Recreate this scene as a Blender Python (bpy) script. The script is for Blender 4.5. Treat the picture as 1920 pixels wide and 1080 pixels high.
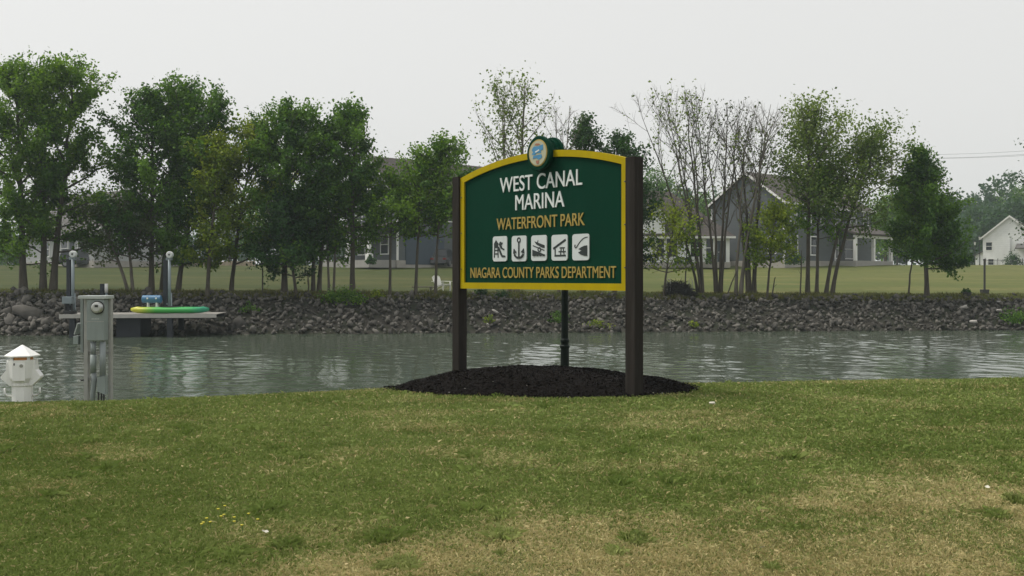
import bpy, bmesh, math, random
import numpy as np
from mathutils import Vector, Matrix

for o in list(bpy.data.objects):
    bpy.data.objects.remove(o)
SC = bpy.context.scene
COL = SC.collection
R = math.radians
F, CX, HY, EYE = 1850.0, 960.0, 520.0, 1.5        # focal length / horizon measured on the photograph

# ------------------------------------------------------------------ camera
cd = bpy.data.cameras.new('camera')
cd.sensor_width = 36.0
cd.lens = F / 1920.0 * 36.0
cd.shift_y = -20.0 / 1920.0
cd.clip_start = 0.1
cd.clip_end = 5000
cam = bpy.data.objects.new('camera', cd)
cam.location = (0, 0, EYE)
cam.rotation_euler = (R(90), 0, 0)
COL.objects.link(cam)
SC.camera = cam

# ------------------------------------------------------------------ sky, sun, exposure
SUN_EL, SUN_AZ = R(58), R(-78)
w = bpy.data.worlds.new('World')
SC.world = w
w.use_nodes = True
nt = w.node_tree
nt.nodes.clear()
sky = nt.nodes.new('ShaderNodeTexSky')
sky.sky_type = 'NISHITA'
sky.sun_disc = False
sky.sun_elevation = SUN_EL
sky.sun_rotation = SUN_AZ
sky.air_density = 1.0
sky.dust_density = 8.0
sky.ozone_density = 1.0
hs = nt.nodes.new('ShaderNodeHueSaturation')
hs.inputs['Saturation'].default_value = 0.10
mx = nt.nodes.new('ShaderNodeMix')
mx.data_type = 'RGBA'
mx.inputs[0].default_value = 0.72                 # a thin overcast veils the blue
mx.inputs[7].default_value = (8.06, 8.05, 7.9, 1)
bg = nt.nodes.new('ShaderNodeBackground')
bg.inputs['Strength'].default_value = 0.10
out = nt.nodes.new('ShaderNodeOutputWorld')
nt.links.new(sky.outputs[0], hs.inputs['Color'])
nt.links.new(hs.outputs[0], mx.inputs[6])
nt.links.new(mx.outputs[2], bg.inputs['Color'])
nt.links.new(bg.outputs[0], out.inputs['Surface'])

ld = bpy.data.lights.new('sun', 'SUN')
ld.energy = 2.1
ld.angle = R(14)
ld.color = (1.0, 0.94, 0.85)
sun = bpy.data.objects.new('sun', ld)
sdir = Vector((math.sin(SUN_AZ) * math.cos(SUN_EL), math.cos(SUN_AZ) * math.cos(SUN_EL), math.sin(SUN_EL)))
sun.rotation_euler = sdir.to_track_quat('Z', 'Y').to_euler()
sun.location = sdir * 60
COL.objects.link(sun)

SC.view_settings.view_transform = 'Standard'
SC.view_settings.look = 'None'
SC.view_settings.exposure = 0.28
SC.view_settings.gamma = 1.0
SC.view_settings.use_curve_mapping = False
SC.render.engine = 'CYCLES'
SC.cycles.use_denoising = True
SC.cycles.max_bounces = 8
SC.cycles.transparent_max_bounces = 8
SC.cycles.volume_bounces = 1

# ------------------------------------------------------------------ helpers
def P(px, py, d):
    return Vector(((px - CX) / F * d, d, EYE + (HY - py) / F * d))

def PX(px, d):
    return (px - CX) / F * d

def tag(o, label=None, cat=None, group=None, kind=None):
    if label: o['label'] = label
    if cat: o['category'] = cat
    if group: o['group'] = group
    if kind: o['kind'] = kind
    return o

def empty(name, loc=(0, 0, 0), rz=0.0, parent=None):
    o = bpy.data.objects.new(name, None)
    o.empty_display_size = 0.2
    COL.objects.link(o)
    o.location = loc
    o.rotation_euler = (0, 0, rz)
    if parent: o.parent = parent
    return o

def thing(name, label, cat, loc=(0, 0, 0), rz=0.0, group=None):
    return tag(empty(name, loc, rz), label, cat, group)

def link_mesh(name, me, mat, parent=None, loc=None, rz=0.0):
    o = bpy.data.objects.new(name, me)
    if mat is not None and len(me.materials) == 0:
        me.materials.append(mat)
    COL.objects.link(o)
    if parent: o.parent = parent
    if loc is not None: o.location = loc
    if rz: o.rotation_euler = (0, 0, rz)
    return o

def np_mesh(name, V, Q, attrs=None, smooth=False):
    """mesh from a vertex array and an array of equal-sided faces"""
    V = np.asarray(V, dtype=np.float32)
    Q = np.asarray(Q, dtype=np.int32)
    k = Q.shape[1]
    me = bpy.data.meshes.new(name)
    me.vertices.add(len(V))
    me.vertices.foreach_set('co', V.ravel())
    me.loops.add(Q.size)
    me.loops.foreach_set('vertex_index', Q.ravel())
    me.polygons.add(len(Q))
    me.polygons.foreach_set('loop_start', np.arange(0, Q.size, k, dtype=np.int32))
    if smooth:
        me.polygons.foreach_set('use_smooth', np.ones(len(Q), dtype=bool))
    if attrs:
        for an, av in attrs.items():
            a = me.attributes.new(an, 'FLOAT', 'POINT')
            a.data.foreach_set('value', np.asarray(av, dtype=np.float32))
    me.update(calc_edges=True)
    me.validate()
    return me

class MB:
    """collects simple solids and links them as one mesh object"""
    def __init__(self):
        self.bm = bmesh.new()
    def box(self, a, b, bevel=0.0, M=None):
        x0, y0, z0 = a
        x1, y1, z1 = b
        vs = [self.bm.verts.new(p) for p in ((x0, y0, z0), (x1, y0, z0), (x1, y1, z0), (x0, y1, z0),
                                             (x0, y0, z1), (x1, y0, z1), (x1, y1, z1), (x0, y1, z1))]
        fs = [self.bm.faces.new([vs[i] for i in q]) for q in
              ((3, 2, 1, 0), (4, 5, 6, 7), (0, 1, 5, 4), (1, 2, 6, 5), (2, 3, 7, 6), (3, 0, 4, 7))]
        if bevel:
            es = list({e for f in fs for e in f.edges})
            r = bmesh.ops.bevel(self.bm, geom=es, offset=bevel, segments=2, affect='EDGES', profile=0.6)
            vs = list({v for f in r['faces'] for v in f.verts} | {v for v in vs if v.is_valid})
        if M is not None:
            bmesh.ops.transform(self.bm, matrix=M, verts=vs)
        return self
    def bar(self, p, q, wd, dp, up=(0, 0, 1)):
        p, q = Vector(p), Vector(q)
        z = (q - p).normalized()
        x = Vector(up).cross(z)
        if x.length < 1e-4: x = Vector((1, 0, 0))
        x.normalize()
        y = z.cross(x)
        vs = []
        for c in (p, q):
            for sx, sy in ((-1, -1), (1, -1), (1, 1), (-1, 1)):
                vs.append(self.bm.verts.new(c + x * sx * wd / 2 + y * sy * dp / 2))
        for qd in ((3, 2, 1, 0), (4, 5, 6, 7), (0, 1, 5, 4), (1, 2, 6, 5), (2, 3, 7, 6), (3, 0, 4, 7)):
            self.bm.faces.new([vs[i] for i in qd])
        return self
    def tube(self, pts, rad, n=8, cap=True):
        pts = [Vector(p) for p in pts]
        if not hasattr(rad, '__len__'): rad = [rad] * len(pts)
        rings = []
        for i, p in enumerate(pts):
            t = (pts[min(i + 1, len(pts) - 1)] - pts[max(i - 1, 0)]).normalized()
            ref = Vector((0, 0, 1)) if abs(t.z) < 0.9 else Vector((1, 0, 0))
            x = ref.cross(t).normalized()
            y = t.cross(x)
            rings.append([self.bm.verts.new(p + (x * math.cos(2 * math.pi * k / n) + y * math.sin(2 * math.pi * k / n)) * rad[i]) for k in range(n)])
        for a, b in zip(rings, rings[1:]):
            for k in range(n):
                self.bm.faces.new((a[k], a[(k + 1) % n], b[(k + 1) % n], b[k])).smooth = True
        if cap:
            self.bm.faces.new(rings[0][::-1])
            self.bm.faces.new(rings[-1])
        return self
    def lathe(self, prof, n=16, c=(0, 0, 0), axis='Z', rot=0.0):
        rings = []
        for r, h in prof:
            ring = []
            for k in range(n):
                a = rot + 2 * math.pi * k / n
                u, v = r * math.cos(a), r * math.sin(a)
                p = (u, v, h) if axis == 'Z' else ((u, -h, v) if axis == 'Y' else (h, u, v))
                ring.append(self.bm.verts.new((p[0] + c[0], p[1] + c[1], p[2] + c[2])))
            rings.append(ring)
        for a, b in zip(rings, rings[1:]):
            for k in range(n):
                self.bm.faces.new((a[k], a[(k + 1) % n], b[(k + 1) % n], b[k]))
        self.bm.faces.new(rings[0][::-1])
        self.bm.faces.new(rings[-1])
        return self
    def prism(self, poly, y0, y1):
        """outline in x,z extruded from y0 to y1"""
        a = [self.bm.verts.new((p[0], y0, p[1])) for p in poly]
        b = [self.bm.verts.new((p[0], y1, p[1])) for p in poly]
        n = len(poly)
        self.bm.faces.new(a)
        self.bm.faces.new(b[::-1])
        for i in range(n):
            self.bm.faces.new((a[i], b[i], b[(i + 1) % n], a[(i + 1) % n]))
        return self
    def poly3(self, pts, thick):
        """planar polygon given in space, thickened downwards along its normal"""
        pts = [Vector(p) for p in pts]
        nrm = (pts[1] - pts[0]).cross(pts[2] - pts[0]).normalized()
        a = [self.bm.verts.new(p) for p in pts]
        b = [self.bm.verts.new(p - nrm * thick) for p in pts]
        n = len(pts)
        self.bm.faces.new(a)
        self.bm.faces.new(b[::-1])
        for i in range(n):
            self.bm.faces.new((a[i], b[i], b[(i + 1) % n], a[(i + 1) % n]))
        return self
    def build(self, name, mat, parent=None, loc=None, smooth=False):
        me = bpy.data.meshes.new(name)
        bmesh.ops.recalc_face_normals(self.bm, faces=self.bm.faces)
        if smooth:
            for f in self.bm.faces: f.smooth = True
        self.bm.to_mesh(me)
        self.bm.free()
        return link_mesh(name, me, mat, parent, loc)

def copy_tree(o, parent=None):
    c = o.copy()
    COL.objects.link(c)
    if parent: c.parent = parent
    for ch in list(o.children):
        copy_tree(ch, c)
    return c

# ------------------------------------------------------------------ materials
def mat(name, col, rough=0.6, var=0.0, scale=8.0, bump=0.0, bscale=None, metal=0.0, stretch=(1, 1, 1), spec=0.5, detail=4.0, coat=0.0):
    m = bpy.data.materials.new(name)
    m.use_nodes = True
    nt = m.node_tree
    b = nt.nodes['Principled BSDF']
    b.inputs['Base Color'].default_value = (*col, 1)
    b.inputs['Roughness'].default_value = rough
    b.inputs['Metallic'].default_value = metal
    b.inputs['Specular IOR Level'].default_value = spec
    if coat: b.inputs['Coat Weight'].default_value = coat
    if var or bump:
        tc = nt.nodes.new('ShaderNodeTexCoord')
        mp = nt.nodes.new('ShaderNodeMapping')
        mp.inputs['Scale'].default_value = stretch
        nt.links.new(tc.outputs['Object'], mp.inputs[0])
    if var:
        n = nt.nodes.new('ShaderNodeTexNoise')
        n.inputs['Scale'].default_value = scale
        n.inputs['Detail'].default_value = detail
        nt.links.new(mp.outputs[0], n.inputs['Vector'])
        r = nt.nodes.new('ShaderNodeMapRange')
        r.inputs[1].default_value = 0.25
        r.inputs[2].default_value = 0.75
        r.inputs[3].default_value = 1 - var
        r.inputs[4].default_value = 1 + var
        nt.links.new(n.outputs[0], r.inputs[0])
        v = nt.nodes.new('ShaderNodeVectorMath')
        v.operation = 'SCALE'
        v.inputs[0].default_value = col
        nt.links.new(r.outputs[0], v.inputs['Scale'])
        nt.links.new(v.outputs[0], b.inputs['Base Color'])
    if bump:
        n2 = nt.nodes.new('ShaderNodeTexNoise')
        n2.inputs['Scale'].default_value = bscale or scale * 3
        n2.inputs['Detail'].default_value = 5
        nt.links.new(mp.outputs[0], n2.inputs['Vector'])
        bp = nt.nodes.new('ShaderNodeBump')
        bp.inputs['Strength'].default_value = bump
        bp.inputs['Distance'].default_value = 0.02
        nt.links.new(n2.outputs[0], bp.inputs['Height'])
        nt.links.new(bp.outputs[0], b.inputs['Normal'])
    return m

def leaf_mat(name, dark, light, transl=0.35):
    """leaf colour varies leaf by leaf (attribute tint); thin leaves let light through"""
    m = bpy.data.materials.new(name)
    m.use_nodes = True
    nt = m.node_tree
    b = nt.nodes['Principled BSDF']
    o = nt.nodes['Material Output']
    at = nt.nodes.new('ShaderNodeAttribute')
    at.attribute_name = 'tint'
    mixc = nt.nodes.new('ShaderNodeMix')
    mixc.data_type = 'RGBA'
    mixc.inputs[6].default_value = (*dark, 1)
    mixc.inputs[7].default_value = (*light, 1)
    nt.links.new(at.outputs['Fac'], mixc.inputs[0])
    nt.links.new(mixc.outputs[2], b.inputs['Base Color'])
    b.inputs['Roughness'].default_value = 0.55
    b.inputs['Specular IOR Level'].default_value = 0.2
    tr = nt.nodes.new('ShaderNodeBsdfTranslucent')
    tc = nt.nodes.new('ShaderNodeMix')
    tc.data_type = 'RGBA'
    tc.blend_type = 'MULTIPLY'
    tc.inputs[0].default_value = 1.0
    tc.inputs[7].default_value = (1.5, 1.5, 0.5, 1)
    nt.links.new(mixc.outputs[2], tc.inputs[6])
    nt.links.new(tc.outputs[2], tr.inputs['Color'])
    ms = nt.nodes.new('ShaderNodeMixShader')
    ms.inputs[0].default_value = transl
    nt.links.new(b.outputs[0], ms.inputs[1])
    nt.links.new(tr.outputs[0], ms.inputs[2])
    nt.links.new(ms.outputs[0], o.inputs['Surface'])
    return m

LEAF = {
    'mid': leaf_mat('leaf_green', (0.042, 0.106, 0.015), (0.170, 0.288, 0.036)),
    'dark': leaf_mat('leaf_dark_green', (0.027, 0.078, 0.015), (0.122, 0.232, 0.032)),
    'deep': leaf_mat('leaf_deep_green', (0.014, 0.048, 0.017), (0.048, 0.115, 0.032)),
    'yellow': leaf_mat('leaf_yellow_green', (0.095, 0.160, 0.016), (0.280, 0.340, 0.036)),
    'pale': leaf_mat('leaf_pale_green', (0.070, 0.120, 0.030), (0.185, 0.250, 0.062)),
    'wood': leaf_mat('leaf_far_wood', (0.022, 0.060, 0.028), (0.060, 0.120, 0.050)),
    'grey': leaf_mat('leaf_grey_green', (0.045, 0.068, 0.030), (0.085, 0.110, 0.048)),
}
BARK = mat('bark', (0.070, 0.060, 0.046), 0.9, 0.35, 6, 0.5, 18, stretch=(1, 1, 0.25))
BARK_PALE = mat('bark_grey', (0.13, 0.115, 0.095), 0.9, 0.35, 6, 0.5, 18, stretch=(1, 1, 0.25))
WHITE = mat('white_paint', (0.78, 0.78, 0.76), 0.5, 0.05, 3)
# ------------------------------------------------------------------ lie of the land
def bank_y(x):                 # far waterline, runs a little obliquely
    return 47.8 + 0.093 * np.asarray(x, dtype=float)

def edge_z(x):                 # top of the stone bank
    return 0.52 - 0.006 * np.clip(np.asarray(x, dtype=float), -40, 40)

def wob(x, y, s=1.0):
    x = np.asarray(x, dtype=float); y = np.asarray(y, dtype=float)
    return (np.sin(x * 1.7 * s + 1.3) * np.cos(y * 1.3 * s + 0.4) + 0.6 * np.sin(x * 3.1 * s + y * 2.3 * s) + 0.4 * np.sin(x * 6.7 * s - y * 5.1 * s + 2)) / 2

WATER_Z = -1.2
TOP_S = 4.5
HOUSE_Z = 2.75

def far_z(x, y):
    ye = bank_y(x) + TOP_S
    ze = edge_z(x)
    t = np.clip((np.asarray(y, dtype=float) - ye) / (100.0 - ye), 0, 1)
    lip = 0.16 * np.exp(-((y - ye - 0.8) / 0.9) ** 2)
    return ze + (HOUSE_Z - ze) * (t * 0.85 + 0.15 * t * t) + lip + 0.05 * wob(x, y, 0.25) * np.clip((y - ye) / 3, 0, 1)

def slope_z(x, s):
    t = np.clip(np.asarray(s, dtype=float) / TOP_S, -1.2, 1.0)
    return WATER_Z + (edge_z(x) - WATER_Z) * (1.25 * t - 0.25 * t * np.abs(t)) + 0.10 * wob(x, s * 1.4, 1.1)

CREST_X = np.array([-30, -6.07, -4.85, -3.68, -2.48, -1.67, -1.17, -0.75, -0.16, 0.33, 0.82, 1.28, 1.68, 2.15, 2.56, 4.09, 5.72, 7.54, 30])
CREST_D = np.array([11.4, 11.7, 11.81, 12.17, 12.73, 13.15, 13.5, 14.15, 14.9, 15.25, 15.1, 14.6, 14.1, 13.8, 13.74, 14.0, 14.3, 14.53, 15.5])

def crest(x):
    return np.interp(x, CREST_X, CREST_D)

def near_z(x, y):
    s = np.asarray(y, dtype=float) - (crest(x) - 0.7)
    k = 0.165
    q = np.where(s <= 0, 0, np.where(s < 2.4, 0.5 * k * s * s, 0.5 * k * 2.4 ** 2 + k * 2.4 * (s - 2.4)))
    fade = np.clip(1 - (y - 9) / 5, 0.15, 1)
    return 0.035 - q + 0.02 * wob(x, y, 0.5) * fade

# ---- mulch bed outline (plan)
BED_C = (0.34, 13.0)
def bed_r(x, y):
    """0 at the middle of the bed, 1 on its edge"""
    u = (np.asarray(x, dtype=float) - BED_C[0]) / 2.0
    c = BED_C[1] - 0.08 * (np.asarray(x, dtype=float) - BED_C[0])
    dv = np.asarray(y, dtype=float) - c
    v = np.where(dv < 0, dv / 1.06, dv / 2.3)
    ang = np.arctan2(v, u)
    e = 1 + 0.03 * np.sin(5 * ang + 1) + 0.022 * np.sin(11 * ang) + 0.012 * np.sin(23 * ang + 2)
    return np.sqrt(u * u + v * v) / e

def bed_h(x, y):
    r = np.clip(bed_r(x, y), 0, 1.2)
    return 0.225 * np.clip(1 - r * r, 0, 1) ** 0.85

def grid(name, X, Y, Z, matl, smooth=True):
    ny, nx = Z.shape
    V = np.stack([X, Y, Z], -1).reshape(-1, 3)
    i = np.arange(ny - 1)[:, None] * nx + np.arange(nx - 1)[None, :]
    i = i.ravel()
    Q = np.stack([i, i + 1, i + nx + 1, i + nx], -1)
    o = link_mesh(name, np_mesh(name, V, Q, smooth=smooth), matl)
    return o

def ground_mat(name, layers, rough=0.95, bump=0.5, bscale=40.0, dry=None):
    """turf colour: two noises mix three greens; dry straw patches where the lawn has burnt"""
    m = bpy.data.materials.new(name)
    m.use_nodes = True
    nt = m.node_tree
    b = nt.nodes['Principled BSDF']
    b.inputs['Roughness'].default_value = rough
    b.inputs['Specular IOR Level'].default_value = 0.15
    geo = nt.nodes.new('ShaderNodeNewGeometry')
    c = None
    for (col, sc, lo, hi, st) in layers:
        if c is None:
            rgb = nt.nodes.new('ShaderNodeRGB'); rgb.outputs[0].default_value = (*col, 1); c = rgb.outputs[0]
            continue
        mp = nt.nodes.new('ShaderNodeMapping'); mp.inputs['Scale'].default_value = st
        nt.links.new(geo.outputs['Position'], mp.inputs[0])
        n = nt.nodes.new('ShaderNodeTexNoise'); n.inputs['Scale'].default_value = sc; n.inputs['Detail'].default_value = 6
        nt.links.new(mp.outputs[0], n.inputs['Vector'])
        rr = nt.nodes.new('ShaderNodeMapRange'); rr.inputs[1].default_value = lo; rr.inputs[2].default_value = hi
        nt.links.new(n.outputs[0], rr.inputs[0])
        mixc = nt.nodes.new('ShaderNodeMix'); mixc.data_type = 'RGBA'
        nt.links.new(rr.outputs[0], mixc.inputs[0]); nt.links.new(c, mixc.inputs[6])
        mixc.inputs[7].default_value = (*col, 1)
        c = mixc.outputs[2]
    nt.links.new(c, b.inputs['Base Color'])
    n2 = nt.nodes.new('ShaderNodeTexNoise'); n2.inputs['Scale'].default_value = bscale; n2.inputs['Detail'].default_value = 6
    nt.links.new(geo.outputs['Position'], n2.inputs['Vector'])
    bp = nt.nodes.new('ShaderNodeBump'); bp.inputs['Strength'].default_value = bump; bp.inputs['Distance'].default_value = 0.05
    nt.links.new(n2.outputs[0], bp.inputs['Height'])
    nt.links.new(bp.outputs[0], b.inputs['Normal'])
    return m

TURF = ground_mat('turf', [((0.110, 0.118, 0.040), 0, 0, 0, None), ((0.075, 0.090, 0.026), 1.2, 0.45, 0.65, (1, 1, 1)), ((0.17, 0.14, 0.07), 2.5, 0.55, 0.75, (1, 1, 1))])
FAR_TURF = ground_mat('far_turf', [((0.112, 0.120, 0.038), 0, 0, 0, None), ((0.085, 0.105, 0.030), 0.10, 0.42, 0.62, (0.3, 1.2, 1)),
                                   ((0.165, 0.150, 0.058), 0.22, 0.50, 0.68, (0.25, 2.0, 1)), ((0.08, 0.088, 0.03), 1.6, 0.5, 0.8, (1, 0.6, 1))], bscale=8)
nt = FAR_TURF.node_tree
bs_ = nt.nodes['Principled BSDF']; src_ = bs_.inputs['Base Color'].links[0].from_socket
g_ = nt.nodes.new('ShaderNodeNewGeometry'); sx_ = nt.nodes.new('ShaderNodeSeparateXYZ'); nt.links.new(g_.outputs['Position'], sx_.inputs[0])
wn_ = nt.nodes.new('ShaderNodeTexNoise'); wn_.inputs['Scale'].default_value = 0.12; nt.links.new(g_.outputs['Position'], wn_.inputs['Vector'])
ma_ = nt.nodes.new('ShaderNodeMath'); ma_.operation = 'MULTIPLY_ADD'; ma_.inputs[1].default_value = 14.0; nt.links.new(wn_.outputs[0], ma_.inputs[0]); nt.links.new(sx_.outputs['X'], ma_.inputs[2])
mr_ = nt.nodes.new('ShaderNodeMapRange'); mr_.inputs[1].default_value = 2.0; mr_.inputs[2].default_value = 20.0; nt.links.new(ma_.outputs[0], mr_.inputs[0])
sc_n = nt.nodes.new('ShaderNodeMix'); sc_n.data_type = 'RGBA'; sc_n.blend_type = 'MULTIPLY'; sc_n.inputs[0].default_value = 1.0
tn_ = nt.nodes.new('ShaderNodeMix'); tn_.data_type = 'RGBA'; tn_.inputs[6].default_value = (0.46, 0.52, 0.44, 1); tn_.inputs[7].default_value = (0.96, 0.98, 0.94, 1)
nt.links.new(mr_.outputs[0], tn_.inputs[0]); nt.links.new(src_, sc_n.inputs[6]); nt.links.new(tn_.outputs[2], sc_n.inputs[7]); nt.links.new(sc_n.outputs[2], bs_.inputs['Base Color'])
EARTH = ground_mat('bank_earth', [((0.045, 0.042, 0.036), 0, 0, 0, None), ((0.03, 0.033, 0.022), 0.9, 0.45, 0.6, (1, 1, 1))], bscale=6)

# near lawn
xs = np.concatenate([np.linspace(-260, -14, 26), np.linspace(-12, 13, 130), np.linspace(15, 260, 26)])
ys = np.concatenate([np.linspace(-120, 2, 24), np.linspace(3, 19, 110), np.linspace(19.6, 27, 8)])
X, Y = np.meshgrid(xs, ys)
lawn = tag(grid('lawn', X, Y, np.maximum(near_z(X, Y), -3.0), TURF), kind='structure')

# far lawn
xs = np.concatenate([np.linspace(-500, -60, 30), np.linspace(-55, 60, 150), np.linspace(66, 500, 30)])
ts = np.concatenate([np.linspace(-0.35, 8, 36), np.linspace(9, 60, 40), np.linspace(66, 700, 20)])
X, T = np.meshgrid(xs, ts)
YB = bank_y(X) + TOP_S
Y = YB + T
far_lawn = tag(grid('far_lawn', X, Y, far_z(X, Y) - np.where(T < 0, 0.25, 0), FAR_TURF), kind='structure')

# stone bank (earth under the stones)
xs = np.linspace(-70, 75, 300)
ts = np.linspace(-5, TOP_S + 0.35, 26)
X, T = np.meshgrid(xs, ts)
rock_bank = tag(grid('rock_bank', X, bank_y(X) + T, np.where(T < 0, WATER_Z + T * 0.3, slope_z(X, T) - 0.10), EARTH), kind='structure')

# water
wm = bpy.data.materials.new('canal_water')
wm.use_nodes = True
nt = wm.node_tree
b = nt.nodes['Principled BSDF']
b.inputs['Base Color'].default_value = (0.066, 0.086, 0.060, 1)
b.inputs['Roughness'].default_value = 0.08
b.inputs['IOR'].default_value = 1.33
geo = nt.nodes.new('ShaderNodeNewGeometry')
hs_ = []
for sc, st, dist, amt in ((0.9, (0.8, 1.2, 1), 1.0, 0.60), (2.6, (1.0, 0.9, 1), 1.0, 0.42), (5.2, (1.0, 0.55, 1), 1.0, 0.22)):
    mp = nt.nodes.new('ShaderNodeMapping'); mp.inputs['Scale'].default_value = st
    nt.links.new(geo.outputs['Position'], mp.inputs[0])
    n = nt.nodes.new('ShaderNodeTexNoise'); n.inputs['Scale'].default_value = sc; n.inputs['Detail'].default_value = 2.5
    nt.links.new(mp.outputs[0], n.inputs['Vector'])
    ml = nt.nodes.new('ShaderNodeMath'); ml.operation = 'MULTIPLY'; ml.inputs[1].default_value = amt
    nt.links.new(n.outputs[0], ml.inputs[0])
    hs_.append(ml.outputs[0])
# calmer and rougher reaches
mp = nt.nodes.new('ShaderNodeMapping'); mp.inputs['Scale'].default_value = (0.10, 0.16, 1)
nt.links.new(geo.outputs['Position'], mp.inputs[0])
gn = nt.nodes.new('ShaderNodeTexNoise'); gn.inputs['Scale'].default_value = 1.0; gn.inputs['Detail'].default_value = 3
nt.links.new(mp.outputs[0], gn.inputs['Vector'])
gr = nt.nodes.new('ShaderNodeMapRange'); gr.inputs[1].default_value = 0.35; gr.inputs[2].default_value = 0.65; gr.inputs[3].default_value = 0.55; gr.inputs[4].default_value = 1.25
nt.links.new(gn.outputs[0], gr.inputs[0])
a1 = nt.nodes.new('ShaderNodeMath'); a1.operation = 'ADD'
nt.links.new(hs_[0], a1.inputs[0]); nt.links.new(hs_[1], a1.inputs[1])
a2 = nt.nodes.new('ShaderNodeMath'); a2.operation = 'ADD'
nt.links.new(a1.outputs[0], a2.inputs[0]); nt.links.new(hs_[2], a2.inputs[1])
a3 = nt.nodes.new('ShaderNodeMath'); a3.operation = 'MULTIPLY'
nt.links.new(a2.outputs[0], a3.inputs[0]); nt.links.new(gr.outputs[0], a3.inputs[1])
bp = nt.nodes.new('ShaderNodeBump'); bp.inputs['Strength'].default_value = 1.0; bp.inputs['Distance'].default_value = 0.028
nt.links.new(a3.outputs[0], bp.inputs['Height'])
nt.links.new(bp.outputs[0], b.inputs['Normal'])
xs = np.concatenate([np.linspace(-250, -36, 24), np.arange(-34, 37, 0.105), np.linspace(39, 250, 24)])
ys = np.concatenate([np.linspace(10, 18, 6), np.arange(19, 57, 0.105), np.linspace(58, 76, 8)])
X, Y = np.meshgrid(xs, ys)
rw = np.random.RandomState(8)
Zw = np.zeros_like(X)
for i in range(56):                                # small wind waves, most of them running along the canal
    lam = 0.40 * (1.3 / 0.40) ** rw.rand()
    th = rw.normal(0.9, 0.6)
    k_w = 2 * math.pi / lam
    Zw += lam ** 1.0 * np.sin(k_w * (X * math.cos(th) + Y * math.sin(th)) + rw.uniform(0, 6.28))
gy, gx = np.gradient(Zw[10:200, 60:400], 0.105)
Zw *= 0.038 / math.sqrt((gx ** 2 + gy ** 2).mean())
gust = 0.35 + 1.05 * np.clip(0.5 + 0.5 * np.sin(X * 0.33 + 1.2 * np.sin(Y * 0.21)) * np.cos(Y * 0.17 + X * 0.11 + 1.0) + 0.25 * np.sin(X * 0.9 + Y * 0.5), 0, 1)
edge_f = np.clip((34 - np.abs(X - 1)) / 3, 0, 1) * np.clip((Y - 20) / 2, 0, 1) * np.clip((55.5 - Y) / 3, 0, 1)
tag(grid('canal_water', X, Y, WATER_Z + Zw * gust * edge_f, wm), kind='structure')

# ------------------------------------------------------------------ stones of the bank
rs = np.random.RandomState(11)
def hull_rock(seed):
    r = np.random.RandomState(seed)
    pts = r.normal(size=(11, 3))
    pts /= np.linalg.norm(pts, axis=1)[:, None]
    pts *= r.uniform(0.75, 1.05, (11, 1)) * np.array([1.0, 0.72, 0.50])
    bm = bmesh.new()
    for p in pts: bm.verts.new(p)
    res = bmesh.ops.convex_hull(bm, input=bm.verts)
    junk = [g for g in res['geom_interior'] + res['geom_unused'] if isinstance(g, bmesh.types.BMVert)]
    bmesh.ops.delete(bm, geom=list(set(junk)), context='VERTS')
    bmesh.ops.recalc_face_normals(bm, faces=bm.faces)
    bm.verts.ensure_lookup_table(); bm.verts.index_update()
    V = np.array([v.co[:] for v in bm.verts]); T = np.array([[v.index for v in f.verts] for f in bm.faces])
    bm.free()
    return V, T
HULLS = [hull_rock(100 + i) for i in range(14)]

def stone_mat(name, base, var):
    m = mat(name, base, 0.9, 0.30, 2.2, 0.5, 14)
    nt = m.node_tree
    b = nt.nodes['Principled BSDF']
    src = b.inputs['Base Color'].links[0].from_socket
    oi = nt.nodes.new('ShaderNodeAttribute'); oi.attribute_name = 'tint'
    ob = nt.nodes.new('ShaderNodeObjectInfo')
    ad = nt.nodes.new('ShaderNodeMath'); ad.operation = 'ADD'
    nt.links.new(oi.outputs['Fac'], ad.inputs[0]); nt.links.new(ob.outputs['Random'], ad.inputs[1])
    fr = nt.nodes.new('ShaderNodeMath'); fr.operation = 'FRACT'
    nt.links.new(ad.outputs[0], fr.inputs[0])
    mr = nt.nodes.new('ShaderNodeMapRange'); mr.inputs[3].default_value = 1 - var; mr.inputs[4].default_value = 1 + var
    nt.links.new(fr.outputs[0], mr.inputs[0])
    v = nt.nodes.new('ShaderNodeVectorMath'); v.operation = 'SCALE'
    nt.links.new(src, v.inputs[0]); nt.links.new(mr.outputs[0], v.inputs['Scale'])
    nt.links.new(v.outputs[0], b.inputs['Base Color'])
    return m
STONE = stone_mat('stone_grey', (0.086, 0.080, 0.070), 0.65)
STONE_PALE = stone_mat('stone_pale', (0.42, 0.40, 0.37), 0.2)

rock_meshes = []
for i, (V, T) in enumerate(HULLS):
    me = np_mesh('rock', V, T); me.materials.append(STONE); rock_meshes.append(me)

def rnd_rot(r):
    q = r.normal(size=4); q /= np.linalg.norm(q)
    a, b_, c, d = q
    return np.array([[a*a+b_*b_-c*c-d*d, 2*(b_*c-a*d), 2*(b_*d+a*c)], [2*(b_*c+a*d), a*a-b_*b_+c*c-d*d, 2*(c*d-a*b_)], [2*(b_*d-a*c), 2*(c*d+a*b_), a*a-b_*b_-c*c+d*d]])

cand = []
for xx in np.arange(-34, 36, 0.275):
    for s in np.arange(-0.35, TOP_S + 0.45, 0.25):
        x = xx + rs.uniform(-0.17, 0.17)
        s_ = s + rs.uniform(-0.15, 0.15)
        left = np.clip((-14 - x) / 10, 0, 1)
        size = rs.choice([0.10, 0.135, 0.18, 0.25], p=[0.33, 0.35, 0.24, 0.08]) * rs.uniform(0.85, 1.2) * (1 + 0.45 * left)
        cand.append((x, s_, size))
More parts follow.
